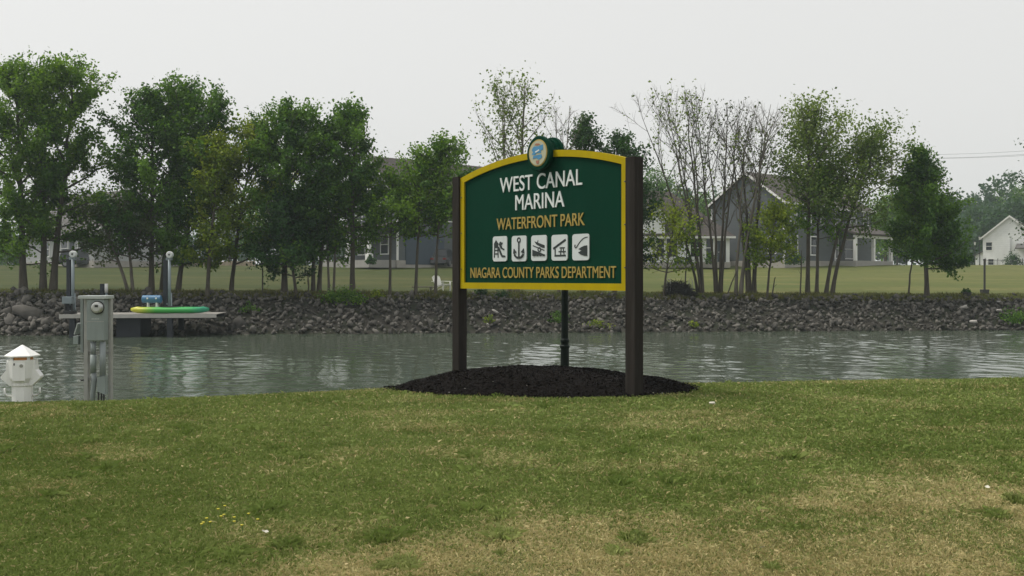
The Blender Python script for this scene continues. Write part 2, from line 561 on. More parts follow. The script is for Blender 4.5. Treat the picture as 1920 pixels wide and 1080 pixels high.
# a few big ones
BIG = [(PX(40, 46.5), 1.9, 0.95), (PX(15, 46.5), 1.2, 0.6), (PX(75, 46), 0.9, 0.45), (PX(445, 47), 0.7, 0.5), (PX(430, 47), 0.5, 0.35), (PX(105, 46), 0.5, 0.45), (PX(470, 47), 0.4, 0.4)]
cand += BIG
vis = []
for c in cand:
    yy = float(bank_y(c[0])) + c[1]
    px = CX + c[0] / yy * F
    vis.append(c[2] if -20 < px < 1940 else 0)
order = np.argsort(-np.array(vis))
single = set(order[:296].tolist())
Vs, Ts, tint, off = [], [], [], 0
for i, (x, s, size) in enumerate(cand):
    yy = float(bank_y(x)) + s
    z = float(slope_z(x, s)) + size * 0.12 - (0.15 if s < 0 else 0)
    Rm = rnd_rot(rs) if size < 0.8 else np.array(Matrix.Rotation(0.25, 3, 'Y')) @ np.array(Matrix.Rotation(0.3, 3, 'X'))
    h = rs.randint(len(HULLS))
    scl = size * rs.uniform(0.85, 1.2, 3)
    if i in single:
        o = bpy.data.objects.new('rock', rock_meshes[h])
        COL.objects.link(o)
        o.parent = rock_bank
        M = Matrix.Translation((x, yy, z)) @ Matrix(Rm.tolist()).to_4x4() @ Matrix.Diagonal((*scl, 1))
        o.matrix_local = M
    else:
        V, T = HULLS[h]
        Vs.append((V * scl) @ Rm.T + np.array([x, yy, z])); Ts.append(T + off); off += len(V)
        tint.append(np.full(len(V), rs.rand()))
o = link_mesh('small_rocks', np_mesh('small_rocks', np.concatenate(Vs), np.concatenate(Ts), {'tint': np.concatenate(tint)}), STONE, rock_bank)
o['kind'] = 'stuff'
# pale stones that stand out
for px, py, sz in ((928, 588, 0.24), (1806, 580, 0.28), (1822, 607, 0.25), (1003, 554, 0.10), (1868, 570, 0.16), (915, 612, 0.14), (1870, 586, 0.2)):
    d = 50.0
    for _ in range(6):
        x = PX(px, d); z = EYE + (HY - py) / F * d
        s = np.linspace(0, TOP_S + 0.6, 120)
        k = int(np.argmin(np.abs((HY - (slope_z(np.full_like(s, x), s) - EYE) / (bank_y(x) + s) * F) - py)))
        d = float(bank_y(x)) + s[k]
    me = np_mesh('pale_rock', *HULLS[rs.randint(len(HULLS))]); me.materials.append(STONE_PALE)
    o = bpy.data.objects.new('pale_rock', me); COL.objects.link(o); o.parent = rock_bank
    o.location = (x, d - 0.25, float(slope_z(x, s[k])) + 0.12); o.scale = (sz * 1.25, sz, sz * 0.8); o.rotation_euler = (0.5, 0.2, rs.uniform(0, 3))
    o['label'] = 'pale whitish stone among the grey ones'
# ------------------------------------------------------------------ trees
PROF = {
    'oval': ([0, .12, .3, .5, .7, .85, .95, 1], [.72, .92, 1, .98, .84, .62, .40, .16]),
    'round': ([0, .15, .35, .6, .8, 1], [.6, .8, 1, .95, .7, .2]),
    'cone': ([0, .08, .2, .4, .6, .8, .93, 1], [.6, .95, 1, .80, .60, .36, .16, .05]),
    'column': ([0, .15, .4, .7, .9, 1], [.5, .85, 1, .9, .6, .2]),
    'vase': ([0, .2, .4, .6, .8, .95, 1], [.12, .3, .52, .78, 1, .75, .4]),
    'spread': ([0, .2, .5, .8, 1], [.5, .9, 1, .75, .25]),
}

def tube_arrays(polys, sides):
    """polys: list of (points k x 3, radii k); returns vertex and quad arrays"""
    Vs, Qs, off = [], [], 0
    ang = np.arange(sides) * 2 * np.pi / sides
    ca, sa = np.cos(ang), np.sin(ang)
    for pts, rad in polys:
        k = len(pts)
        t = np.empty_like(pts)
        t[1:-1] = pts[2:] - pts[:-2]; t[0] = pts[1] - pts[0]; t[-1] = pts[-1] - pts[-2]
        t /= np.linalg.norm(t, axis=1)[:, None] + 1e-9
        ref = np.array([0.0, 0, 1.0]) if abs(t[0, 2]) < 0.9 else np.array([1.0, 0, 0])
        x = np.cross(ref, t); x /= np.linalg.norm(x, axis=1)[:, None] + 1e-9
        y = np.cross(t, x)
        V = pts[:, None, :] + (x[:, None, :] * ca[None, :, None] + y[:, None, :] * sa[None, :, None]) * np.asarray(rad)[:, None, None]
        Vs.append(V.reshape(-1, 3))
        i = (np.arange(k - 1)[:, None] * sides + np.arange(sides)[None, :])
        j = (np.arange(k - 1)[:, None] * sides + (np.arange(sides)[None, :] + 1) % sides)
        Qs.append(np.stack([i, j, j + sides, i + sides], -1).reshape(-1, 4) + off)
        off += k * sides
    return np.concatenate(Vs), np.concatenate(Qs), off

def leaf_cloud(rng, anchors, dirs, per, spread, size, along=1.6, tn=None):
    """diamond-shaped folded leaves scattered about twig points"""
    n = len(anchors) * per
    a = np.repeat(anchors, per, 0)
    dv = np.repeat(dirs, per, 0)
    p = a + np.clip(rng.normal(size=(n, 3)), -1.7, 1.7) * spread * np.array([1, 1, 0.8]) + dv * np.clip(rng.normal(size=(n, 1)), -1.6, 1.6) * spread * along
    nr = rng.normal(size=(n, 3)) + np.array([0, 0, 0.55])
    nr /= np.linalg.norm(nr, axis=1)[:, None]
    ax = rng.normal(size=(n, 3)) + np.array([0, 0, -0.35]) + dv * 0.5
    ax -= nr * np.sum(ax * nr, 1)[:, None]
    ax /= np.linalg.norm(ax, axis=1)[:, None] + 1e-9
    sd = np.cross(nr, ax)
    L = size * rng.uniform(0.65, 1.25, (n, 1))
    Wd = L * rng.uniform(0.30, 0.42, (n, 1))
    b0 = p - ax * L * 0.5
    tp = p + ax * L * 0.5 - nr * L * 0.08
    s1 = p + sd * Wd + nr * L * 0.06 - ax * L * 0.06
    s2 = p - sd * Wd + nr * L * 0.06 - ax * L * 0.06
    V = np.stack([b0, s1, tp, s2], 1).reshape(-1, 3)
    Q = np.arange(n * 4).reshape(-1, 4)
    base = np.repeat(rng.normal(0.42, 0.26, len(anchors)) if tn is None else tn, per)
    t = np.clip(base + rng.normal(0, 0.18, n), 0, 1)
    return V, Q, np.repeat(t, 4)

def curve_path(p0, d0, L, k, rng, up=0.25, wig=0.12):
    pts = [np.array(p0, dtype=float)]
    d = np.array(d0, dtype=float)
    for i in range(k):
        d = d + np.array([0, 0, up / k]) + rng.normal(size=3) * wig / math.sqrt(k)
        d /= np.linalg.norm(d)
        pts.append(pts[-1] + d * L / k)
    return np.array(pts)

def tree(name, label, base, H, top_dx, cb, Rl, Rr, prof, leaves, lm, stems=1, r0=0.12, limbs=26, leaf=0.165, cat='tree', group=None,
         seed=1, bark=None, spread=0.15, up=0.5, spray=2.3, stem_fan=0.5, sub_n=7, bare=1.0, dens=0.96):
    rng = np.random.RandomState(seed)
    t0 = thing(name, label, cat, base, 0, group)
    px_, pr_ = PROF[prof]
    big, mid, fine = [], [], []
    anchors, adirs, tins = [], [], []
    def Rad(hf, az):
        q = (hf - cb) / max(1e-3, 1 - cb)
        r = float(np.interp(q, px_, pr_))
        c = math.cos(az)
        return r * (Rr if c > 0 else Rl) * (abs(c)) + r * 0.5 * (Rl + Rr) * (1 - abs(c))
    for s in range(stems):
        az0 = 2 * math.pi * s / max(1, stems) + rng.uniform(0, 1.0)
        fan = 0 if stems == 1 else stem_fan
        fx = fan * math.cos(az0) * (Rl + Rr) * 0.5
        fy = fan * math.sin(az0) * (Rl + Rr) * 0.35
        hs_top = H * (1 if s == 0 else rng.uniform(0.82, 0.98))
        k = 9
        tt = np.linspace(0, 1, k + 1)
        wv = rng.normal(0, 0.05, (k + 1, 2)) * H * 0.12
        wv[0] = 0
        b_off = np.array([0.16 * math.cos(az0), 0.12 * math.sin(az0)]) * (stems > 1) * (0.6 + r0 * 5)
        path = np.stack([b_off[0] + (top_dx + fx) * tt ** 1.25 + wv[:, 0] * tt, b_off[1] + fy * tt ** 1.25 + wv[:, 1] * tt, -0.25 + (hs_top + 0.25) * tt], 1)
        rr = r0 * (1 - s * 0.06) * (1 - tt) ** 0.85 + 0.012
        rr[0] *= 1.3
        big.append((path, rr))
        nl = max(4, limbs // stems)
        for i in range(nl):
            u = (i + rng.rand()) / nl
            hf = cb + (1 - cb) * (u ** 0.9) * 0.97
            hs = min(hf * H, hs_top * 0.985)
            f = np.clip((hs + 0.25) / (hs_top + 0.25), 0, 1)
            p0 = np.array([np.interp(f, tt, path[:, j]) for j in range(3)])
            rb = float(np.interp(f, tt, rr))
            az = i * 2.399 + rng.uniform(-0.5, 0.5) + az0
            if prof == 'vase':
                el = rng.uniform(0.75, 1.15)
            else:
                el = 0.12 + 0.95 * u ** 0.8 + rng.uniform(-0.22, 0.22)
            # length so that the tip meets the crown outline
            tip_h = min(1.0, hf + 0.10)
            L = max(0.35, Rad(tip_h, az) / max(0.35, math.cos(el)) * rng.uniform(0.85, 1.22))
            L = min(L, (H * 0.985 - p0[2]) / max(0.35, math.sin(el) + 0.15) + 0.12)
            if L < 0.3: continue
            d = np.array([math.cos(az) * math.cos(el), math.sin(az) * math.cos(el), math.sin(el)])
            lp = curve_path(p0, d, L, 5, rng, up * 0.6, 0.22)
            lr = np.linspace(min(rb * 0.62, 0.012 + 0.016 * L), 0.009, 6)
            mid.append((lp, lr))
            limb_t = rng.normal(0.36 + 0.16 * u, 0.24)  # higher limbs get lighter leaves: sky light on the crown top put into colour
            ns = int(sub_n * (0.5 + L / 2.2))
            for q in range(ns):
                f2 = 0.22 + 0.78 * (q + rng.rand()) / ns
                pi = np.array([np.interp(f2 * 5, np.arange(6), lp[:, j]) for j in range(3)])
                dd = lp[min(5, int(f2 * 5) + 1)] - lp[min(4, int(f2 * 5))]
                dd = dd / (np.linalg.norm(dd) + 1e-9)
                sd = rng.normal(size=3)
                d2 = dd * 0.75 + sd * 0.55 + np.array([0, 0, 0.22])
                d2 /= np.linalg.norm(d2)
                L2 = (0.30 + 0.34 * L * (1.15 - f2)) * rng.uniform(0.6, 1.25)
                sp = curve_path(pi, d2, L2, 3, rng, up * 0.5, 0.25)
                fine.append((sp, np.linspace(0.008, 0.004, 4)))
                leafy = rng.gamma(1.1, 0.9)
                tn = np.clip(limb_t + rng.normal(0, 0.15), 0, 1)
                na = int(round(L2 / 0.20 * leafy * 1.2))
                for g in range(na):
                    f3 = 0.25 + 0.8 * (g + rng.rand()) / na
                    pa = np.array([np.interp(f3 * 3, np.arange(4), sp[:, j]) for j in range(3)])
                    if rng.rand() < bare:
                        anchors.append(pa); adirs.append((sp[-1] - sp[0]) / (L2 + 1e-6)); tins.append(tn)
    V1, Q1, n1 = tube_arrays(big, 8)
    V2, Q2, n2 = tube_arrays(mid, 5)
    V3, Q3, n3 = tube_arrays(fine, 3)
    V = np.concatenate([V1, V2, V3]); Q = np.concatenate([Q1, Q2 + n1, Q3 + n1 + n2])
    link_mesh('trunk', np_mesh('trunk', V, Q, smooth=True), bark or BARK, t0)
    if leaves:
        leaves = int(leaves * dens)
        A = np.array(anchors); D = np.array(adirs); TN = np.array(tins)
        per = max(1, int(round(leaves / len(A))))
        if per * len(A) > leaves * 1.4 or per == 1:
            kk = rng.permutation(len(A))[:max(20, min(len(A), leaves // 3))]
            A, D, TN = A[kk], D[kk], TN[kk]; per = max(1, leaves // len(A))
        LV, LQ, tint = leaf_cloud(rng, A, D, per, spread, leaf, spray, TN)
        link_mesh('crown', np_mesh('crown', LV, LQ, {'tint': tint}), LEAF[lm], t0)
    return t0

G1 = 'trees along the far canal bank'
def bank_tree(label, bpx, tpx, ty, cby, xl, xr, prof, leaves, lm, back=0.9, name='bank_tree', **kw):
    x = PX(bpx, 52.0)
    for _ in range(4):
        d = float(bank_y(x)) + TOP_S + back
        x = PX(bpx, d)
    z = float(far_z(x, d)) if back > 0 else float(slope_z(x, TOP_S + back))
    H = (EYE + (HY - ty) / F * d - z) * 0.945
    cb = max(0.02, (EYE + (HY - cby) / F * d - z) / H)
    tx = PX(tpx, d) - x
    mx_ = PX(0.55 * tpx + 0.45 * bpx, d)
    Rl = max(0.4, mx_ - PX(xl, d)); Rr = max(0.4, PX(xr, d) - mx_)
    return tree(name, label, (x, d, z), H, tx, cb, Rl, Rr, prof, leaves, lm, group=G1, seed=int(bpx) * 7 + 3, **kw)

bank_tree('tall broad leafy tree at the left end of the bank, on a single trunk', 44, 30, 100, 500, -80, 125, 'oval', 22000, 'mid', r0=0.19, limbs=44)
bank_tree('tallest full green tree, on twin trunks close together, left of the leaning stems', 90, 118, 90, 480, 30, 202, 'oval', 26000, 'mid', stems=2, r0=0.18, limbs=56, stem_fan=0.25)
bank_tree('low grey green tree with several thin stems leaning left, behind the meter box', 243, 200, 380, 495, 135, 290, 'spread', 4600, 'grey', stems=3, r0=0.09, limbs=30, stem_fan=0.35, bark=BARK_PALE)
bank_tree('big dark tree just left of the right dock post, its crown jutting left', 284, 288, 150, 500, 185, 370, 'oval', 20000, 'dark', r0=0.14, limbs=46)
bank_tree('tall dark tree directly behind the right dock post, with the highest top of its clump', 303, 345, 130, 480, 250, 425, 'oval', 15000, 'dark', back=1.8, r0=0.12, limbs=40)
bank_tree('narrow dark tree right of the right dock post with a pointed leaning top', 333, 412, 155, 500, 320, 455, 'column', 13000, 'dark', back=1.2, r0=0.13, limbs=38)
bank_tree('slim yellow green tree standing above the right end of the kayak', 388, 412, 245, 500, 360, 468, 'column', 8500, 'yellow', back=-0.3, r0=0.10, limbs=32)
bank_tree('light green tree with a straight thin trunk, right of the slim yellow green one', 433, 480, 212, 500, 400, 545, 'oval', 9500, 'yellow', back=1.4, r0=0.11, limbs=34)
bank_tree('large dark rounded tree in the middle of the left clump, thickest trunk there', 533, 540, 183, 500, 460, 630, 'oval', 21000, 'dark', back=0.4, r0=0.15, limbs=48)
bank_tree('low deep green bushy tree under the large dark rounded tree', 556, 525, 372, 525, 465, 605, 'round', 9500, 'deep', back=-0.1, r0=0.08, limbs=30)
bank_tree('dark tree with a forked leaning trunk, left of the two thin pale stems', 592, 610, 215, 500, 540, 665, 'oval', 12000, 'dark', stems=2, r0=0.11, limbs=36, stem_fan=0.2)
bank_tree('slender green tree on two thin pale stems left of the straight brown trunk', 622, 627, 300, 490, 570, 680, 'oval', 5500, 'mid', stems=2, r0=0.06, limbs=26, stem_fan=0.25, bark=BARK_PALE)
bank_tree('dark tree on a straight brown trunk, right side of the left clump, twigs reaching right', 661, 662, 180, 470, 588, 715, 'oval', 15500, 'dark', back=0.7, r0=0.13, limbs=44)
bank_tree('small round green tree in front of the house corner board', 731, 735, 318, 455, 682, 792, 'round', 4600, 'mid', back=0.1, r0=0.07, limbs=28)
bank_tree('green tree left of the white garden chair, next to the low grey bench', 779, 792, 272, 450, 728, 845, 'oval', 6000, 'mid', back=0.1, r0=0.08, limbs=30)
bank_tree('thin stemmed light topped tree standing by the white garden chair', 816, 832, 250, 450, 772, 888, 'oval', 7500, 'mid', back=0.1, r0=0.07, limbs=32)
bank_tree('tall thinly leafed pale tree rising behind the round emblem of the sign', 962, 962, 130, 480, 880, 1034, 'vase', 2600, 'pale', r0=0.13, limbs=44, spread=0.22, bark=BARK_PALE, stems=2, stem_fan=0.22)
bank_tree('almost bare twiggy tree behind the sign top, right of the emblem', 1052, 1054, 178, 470, 1015, 1092, 'vase', 60, 'pale', r0=0.07, limbs=36, bark=BARK_PALE, stems=2, stem_fan=0.2)
bank_tree('dark pointed tree behind the right half of the sign top', 1092, 1096, 203, 500, 1045, 1140, 'oval', 11000, 'deep', back=3.0, r0=0.12, limbs=36)
bank_tree('dark tree partly hidden behind the right sign post', 1152, 1158, 238, 500, 1105, 1236, 'oval', 12500, 'deep', back=2.0, r0=0.12, limbs=38)
bank_tree('small yellow green tree with low hanging leaves, in front of the white house', 1244, 1268, 382, 518, 1206, 1314, 'round', 1500, 'yellow', back=0.0, r0=0.055, limbs=24)
bank_tree('thin sapling with few leaves beside the dark brush pile', 1284, 1290, 420, 500, 1265, 1312, 'oval', 350, 'mid', back=0.2, r0=0.035, limbs=12)
bank_tree('tall half bare tree spreading left from several stems, sparse leaves at its tips', 1315, 1258, 148, 455, 1185, 1345, 'vase', 800, 'pale', stems=5, r0=0.075, limbs=60, stem_fan=0.62)
bank_tree('half bare upright tree of grey stems in the middle of the thin group', 1347, 1345, 172, 450, 1270, 1415, 'vase', 420, 'grey', stems=4, r0=0.08, limbs=54, stem_fan=0.55, back=1.1)
bank_tree('bare grey tree with fine upright twigs leaning right', 1385, 1428, 172, 440, 1345, 1458, 'vase', 70, 'grey', stems=3, r0=0.09, limbs=50, stem_fan=0.4, back=0.3, bark=BARK_PALE)
bank_tree('thinly leafed tree on the thickest dark trunk of the thin group', 1408, 1398, 215, 450, 1345, 1468, 'vase', 560, 'pale', stems=3, r0=0.12, limbs=44, stem_fan=0.5, back=1.2)
bank_tree('yellow green young tree before the grey house, right of the thin group', 1438, 1455, 385, 505, 1398, 1508, 'round', 4600, 'yellow', back=0.0, r0=0.06, limbs=26)
bank_tree('tall airy green tree in front of the grey house, its crown highest there', 1514, 1520, 176, 405, 1448, 1594, 'oval', 9500, 'pale', r0=0.12, limbs=46, spread=0.27)
bank_tree('shorter green tree on a dark straight trunk just right of the tall airy one', 1531, 1540, 300, 450, 1488, 1585, 'oval', 3800, 'mid', back=1.0, r0=0.10, limbs=28)
bank_tree('airy green tree on twin trunks leaning right towards the dense dark tree', 1553, 1628, 226, 430, 1545, 1694, 'oval', 8200, 'pale', stems=2, r0=0.11, limbs=46, stem_fan=0.2, spread=0.27)
bank_tree('thin leaning sapling at the left foot of the dense dark tree', 1703, 1718, 410, 490, 1685, 1745, 'oval', 700, 'mid', back=0.2, r0=0.05, limbs=12)
bank_tree('dense dark cone shaped tree standing alone near the right end of the bank', 1738, 1726, 262, 508, 1655, 1806, 'cone', 25000, 'dark', back=0.3, r0=0.13, limbs=62)
bank_tree('dark tree at the right edge of the photo, mostly out of view', 2012, 1998, 225, 470, 1908, 2100, 'oval', 12000, 'deep', back=0.6, r0=0.17, limbs=40)

# dead sticks standing among the trees
def stick(label, b_, t_):
    x = PX(b_[0], 52.0); d = float(bank_y(x)) + TOP_S + 0.3; x = PX(b_[0], d); z = float(far_z(x, d))
    top = P(t_[0], t_[1], d)
    rng = np.random.RandomState(int(b_[0]))
    t0 = thing('dead_sapling', label, 'dead sapling', (x, d, z), 0, 'bare sticks among the bank trees')
    pts = np.array([[0, 0, -0.2], [(top.x - x) * .45 + .03, .03, (top.z - z) * .5], [top.x - x, 0, top.z - z]])
    polys = [(pts, [0.045, 0.036, 0.02])]
    for q in range(3):
        f = 0.5 + 0.15 * q
        p0 = pts[0] * (1 - f) + pts[2] * f
        polys.append((curve_path(p0, (rng.normal(), rng.normal(), 1.4) / np.sqrt(4), 0.3, 2, rng), [0.012, 0.009, 0.005]))
    V, Q, n = tube_arrays(polys, 6)
    link_mesh('trunk', np_mesh('trunk', V, Q, smooth=True), BARK, t0)
stick('thin bare sapling stem left of the low deep green bushy tree', (492, 552), (490, 470))
stick('short bare stick left of the forked leaning trunk', (578, 552), (577, 515))
stick('leaning bare stick between the two halves of the thin tree group', (1362, 553), (1382, 508))
stick('short bare stick left of the tall airy green tree', (1447, 553), (1453, 520))
stick('thin straight bare sapling stem left of the tall airy green tree', (1500, 554), (1503, 470))

# ------------------------------------------------------------------ shrubs and weeds
def shrub(name, label, loc, rx, ry, h, n, lm, leaf=0.1, cat='shrub', group=None, seed=5, blades=False):
    rng = np.random.RandomState(seed)
    t0 = thing(name, label, cat, loc, 0, group)
    k = max(12, n // 14)
    u = rng.normal(size=(k, 3)); u /= np.linalg.norm(u, axis=1)[:, None]
    u[:, 2] = np.abs(u[:, 2])
    A = u * rng.uniform(0.55, 1.0, (k, 1)) * np.array([rx, ry, h])
    V, Q, tint = leaf_cloud(rng, A, u, max(1, n // k), 0.14 * min(1, rx), leaf, 1.0)
    link_mesh('foliage', np_mesh('foliage', V, Q, {'tint': tint}), LEAF[lm], t0)
    polys = [(np.array([[0, 0, -0.1], a * 0.5, a]), [0.012, 0.008, 0.004]) for a in A[:14]]
    V, Q, _ = tube_arrays(polys, 4)
    link_mesh('stem', np_mesh('stem', V, Q), BARK, t0)
    return t0

def bank_pt(px, s):
    x = PX(px, 50.0)
    for _ in range(4):
        d = float(bank_y(x)) + s; x = PX(px, d)
    return x, d, float(slope_z(x, s))
GS = 'shrubs growing on the stone bank'
shrub('bank_shrub', 'wide green shrub hanging over the stones below the straight brown trunk', bank_pt(640, 3.5), 1.15, 0.7, 0.62, 1500, 'mid', 0.12, group=GS, seed=4)
shrub('bank_shrub', 'small yellowish shrub at the top of the stones, right of the wide green shrub', bank_pt(705, 4.3), 0.5, 0.4, 0.35, 400, 'yellow', 0.1, group=GS, seed=5)
shrub('bank_shrub', 'green shrub at the water edge at the right end of the stones', bank_pt(1906, 0.9), 0.9, 0.6, 0.75, 1100, 'dark', 0.11, group=GS, seed=6)
shrub('bank_shrub', 'green weed clump on the stones just behind the dark lamp pole', bank_pt(1046, 1.1), 0.5, 0.4, 0.55, 420, 'dark', 0.1, group=GS, seed=7)
shrub('bank_shrub', 'small bright weed on the stones below the white stone', bank_pt(918, 0.9), 0.28, 0.25, 0.45, 170, 'yellow', 0.09, group=GS, seed=8)
shrub('bank_shrub', 'low weeds at the waterline under the right half of the sign', bank_pt(1118, 0.6), 0.7, 0.25, 0.25, 260, 'yellow', 0.09, group=GS, seed=9)
shrub('bank_shrub', 'little green weed at the waterline right of the right sign post', bank_pt(1300, 0.5), 0.32, 0.2, 0.3, 150, 'yellow', 0.09, group=GS, seed=10)
shrub('bank_shrub', 'green weeds on the stones just right of the kayak end', bank_pt(470, 2.2), 0.45, 0.3, 0.4, 240, 'dark', 0.1, group=GS, seed=12)
shrub('bank_shrub', 'dark low shrub on the bank top under the left end of the sign', bank_pt(903, 4.4), 0.45, 0.3, 0.38, 330, 'deep', 0.1, group=GS, seed=13)
shrub('bank_shrub', 'dark low shrub on the bank top left of the lamp pole', bank_pt(945, 4.3), 0.4, 0.3, 0.34, 300, 'deep', 0.1, group=GS, seed=14)

# rough grass fringe along the top of the stones (uncountable)
rng = np.random.RandomState(21)
n = 26000
x = rng.uniform(-34, 36, n)
s = TOP_S + rng.gamma(1.6, 0.5, n) - 0.6
y = bank_y(x) + s
z = np.where(s < TOP_S, slope_z(x, s), far_z(x, y))
hgt = rng.uniform(0.05, 0.16, n) * (0.6 + 0.8 * np.clip(wob(x, y * 0.3, 0.9) + 0.4, 0, 1.5))
a = rng.uniform(0, 6.28, n); wd = 0.02
lx, ly = rng.normal(0, 0.4, n) * hgt, rng.normal(0, 0.4, n) * hgt
V = np.stack([np.stack([x - wd * np.cos(a), y - wd * np.sin(a), z - 0.03], 1), np.stack([x + wd * np.cos(a), y + wd * np.sin(a), z - 0.03], 1), np.stack([x + lx, y + ly, z + hgt], 1)], 1).reshape(-1, 3)
FRINGE = leaf_mat('rough_grass', (0.07, 0.085, 0.024), (0.15, 0.14, 0.05), 0.25)
tag(link_mesh('bank_grass', np_mesh('bank_grass', V, np.arange(n * 3).reshape(-1, 3), {'tint': np.repeat(rng.rand(n), 3)}), FRINGE),
    'rough uncut grass along the top of the stone bank', 'grass', kind='stuff')

# ------------------------------------------------------------------ far woods beyond the houses
def wood(seed, n, pxa, pxb, d0, d1, hfun, lm, per=900, leaf=0.75):
    rng = np.random.RandomState(seed)
    Vs, Qs, Ts, off = [], [], [], 0
    polys = []
    for i in range(n):
        px = pxa + (pxb - pxa) * (i + rng.rand()) / n
        d = rng.uniform(d0, d1)
        x = PX(px, d); z0 = HOUSE_Z
        H = hfun(px) * rng.uniform(0.8, 1.1)
        r = H * rng.uniform(0.22, 0.34)
        k = per // 9
        u = rng.normal(size=(k, 3)); u /= np.linalg.norm(u, axis=1)[:, None]
        A = np.array([x, d, z0 + H * 0.55]) + u * np.array([r, r, H * 0.45]) * rng.uniform(0.6, 1.0, (k, 1))
        V, Q, t = leaf_cloud(rng, A, u, 9, 0.55, leaf, 0.8)
        Vs.append(V); Qs.append(Q + off); Ts.append(t); off += len(V)
        polys.append((np.array([[x, d, z0 - 0.5], [x, d, z0 + H * 0.6]]), [0.3, 0.12]))
    return np.concatenate(Vs), np.concatenate(Qs), np.concatenate(Ts), polys
def ridge(px):
    return float(np.interp(px, [-400, 900, 1150, 1250, 1300, 1800, 1850, 1920, 2400], [11, 12, 20, 21, 18, 18, 19, 20, 22]))
V1, Q1, T1, p1 = wood(3, 70, 900, 2400, 205, 270, ridge, 'dark', 2000, 0.85)
V2, Q2, T2, p2 = wood(4, 46, -700, 900, 215, 270, ridge, 'dark', 1000, 0.85)
V3, Q3, T3, p3 = wood(5, 16, 1780, 2100, 165, 200, lambda p: 12.5, 'dark', 1800)
V = np.concatenate([V1, V2, V3]); Q = np.concatenate([Q1, Q2 + len(V1), Q3 + len(V1) + len(V2)])
fw = link_mesh('far_woods', np_mesh('far_woods', V, Q, {'tint': np.concatenate([T1, T2, T3])}), LEAF['wood'])
tag(fw, 'hazy line of distant trees beyond the houses', 'woods', kind='stuff')
V, Q, _ = tube_arrays(p1 + p2 + p3, 5)
o = link_mesh('trunks', np_mesh('trunks', V, Q), BARK, fw); o['kind'] = 'stuff'
# ------------------------------------------------------------------ the park sign
GREEN = mat('sign_green', (0.0014, 0.034, 0.019), 0.6, 0.10, 1.6, 0.08, 30, spec=0.05)
YELLOW = mat('sign_yellow', (0.40, 0.305, 0.003), 0.6, 0.06, 4, spec=0.08)
GOLD = mat('letter_gold', (0.36, 0.26, 0.055), 0.5, 0.05, 10)
LETTER = mat('letter_white', (0.66, 0.70, 0.69), 0.5, 0.03, 10)
PLATE = mat('plate_white', (0.56, 0.60, 0.60), 0.5, 0.03, 5)
INK = mat('pictogram_ink', (0.012, 0.02, 0.02), 0.6)
POST = mat('post_brown', (0.019, 0.0155, 0.013), 0.8, 0.25, 5, 0.4, 20, stretch=(3, 3, 0.25), spec=0.2)
BOLT = mat('bolt_steel', (0.12, 0.11, 0.09), 0.5, metal=0.7)
CREAM = mat('emblem_cream', (0.40, 0.40, 0.28), 0.55, 0.08, 12)
EBLUE = mat('emblem_blue', (0.05, 0.22, 0.40), 0.55, 0.15, 12)
ERED = mat('emblem_red', (0.32, 0.13, 0.08), 0.55, 0.15, 20)

def streaks(m, amt, col):
    nt = m.node_tree; b = nt.nodes['Principled BSDF']
    src = b.inputs['Base Color'].links[0].from_socket
    tc = nt.nodes.new('ShaderNodeTexCoord'); mp = nt.nodes.new('ShaderNodeMapping'); mp.inputs['Scale'].default_value = (9, 9, 0.8)
    n = nt.nodes.new('ShaderNodeTexNoise'); n.inputs['Scale'].default_value = 1.5; n.inputs['Detail'].default_value = 6
    r = nt.nodes.new('ShaderNodeMapRange'); r.inputs[1].default_value = 0.5; r.inputs[2].default_value = 0.8; r.inputs[4].default_value = amt
    q = nt.nodes.new('ShaderNodeMix'); q.data_type = 'RGBA'; q.inputs[7].default_value = (*col, 1)
    nt.links.new(tc.outputs['Object'], mp.inputs[0]); nt.links.new(mp.outputs[0], n.inputs['Vector']); nt.links.new(n.outputs[0], r.inputs[0])
    nt.links.new(r.outputs[0], q.inputs[0]); nt.links.new(src, q.inputs[6]); nt.links.new(q.outputs[2], b.inputs['Base Color'])
streaks(GREEN, 0.10, (0.012, 0.045, 0.03)); streaks(YELLOW, 0.25, (0.24, 0.19, 0.02)); streaks(POST, 0.6, (0.05, 0.046, 0.04)); streaks(PLATE, 0.2, (0.3, 0.32, 0.3))

SA = math.atan2(-0.754, 0.657)
SU = Vector((0.657, -0.754, 0)).normalized()
SN = Vector((-0.754, -0.657, 0)).normalized()
SM = Vector((0.335, 13.42, 0))
def sl(px, py, off=0.045):
    """point of the photograph on the plane of the sign face, in the sign's own x,z"""
    dr = Vector(((px - CX) / F, 1, (HY - py) / F))
    t = (SM.dot(SN) + off) / dr.dot(SN)
    p = dr * t
    return (p - SM).dot(SU), EYE + p.z

sign = thing('park_sign', 'large green and yellow park sign with arched top between two brown posts', 'sign', SM, SA)
XL, XR = -1.62, 1.69
ZB, ZT, SAG = 1.335, 2.965, 0.235
XC = (XL + XR) / 2
HWD = (XR - XL) / 2
RAD = (HWD ** 2 + SAG ** 2) / (2 * SAG)
def outline(inset, n=40):
    pts = []
    r = RAD - inset
    cz = ZT + SAG - RAD
    hw = HWD - inset
    for i in range(n + 1):
        x = -hw + 2 * hw * i / n
        pts.append((XC + x, cz + math.sqrt(r * r - x * x)))
    pts.append((XC + hw, ZB + inset))
    pts.append((XC - hw, ZB + inset))
    return pts
b = MB(); b.prism(outline(0.075), -0.022, 0.022); b.build('panel', GREEN, sign)
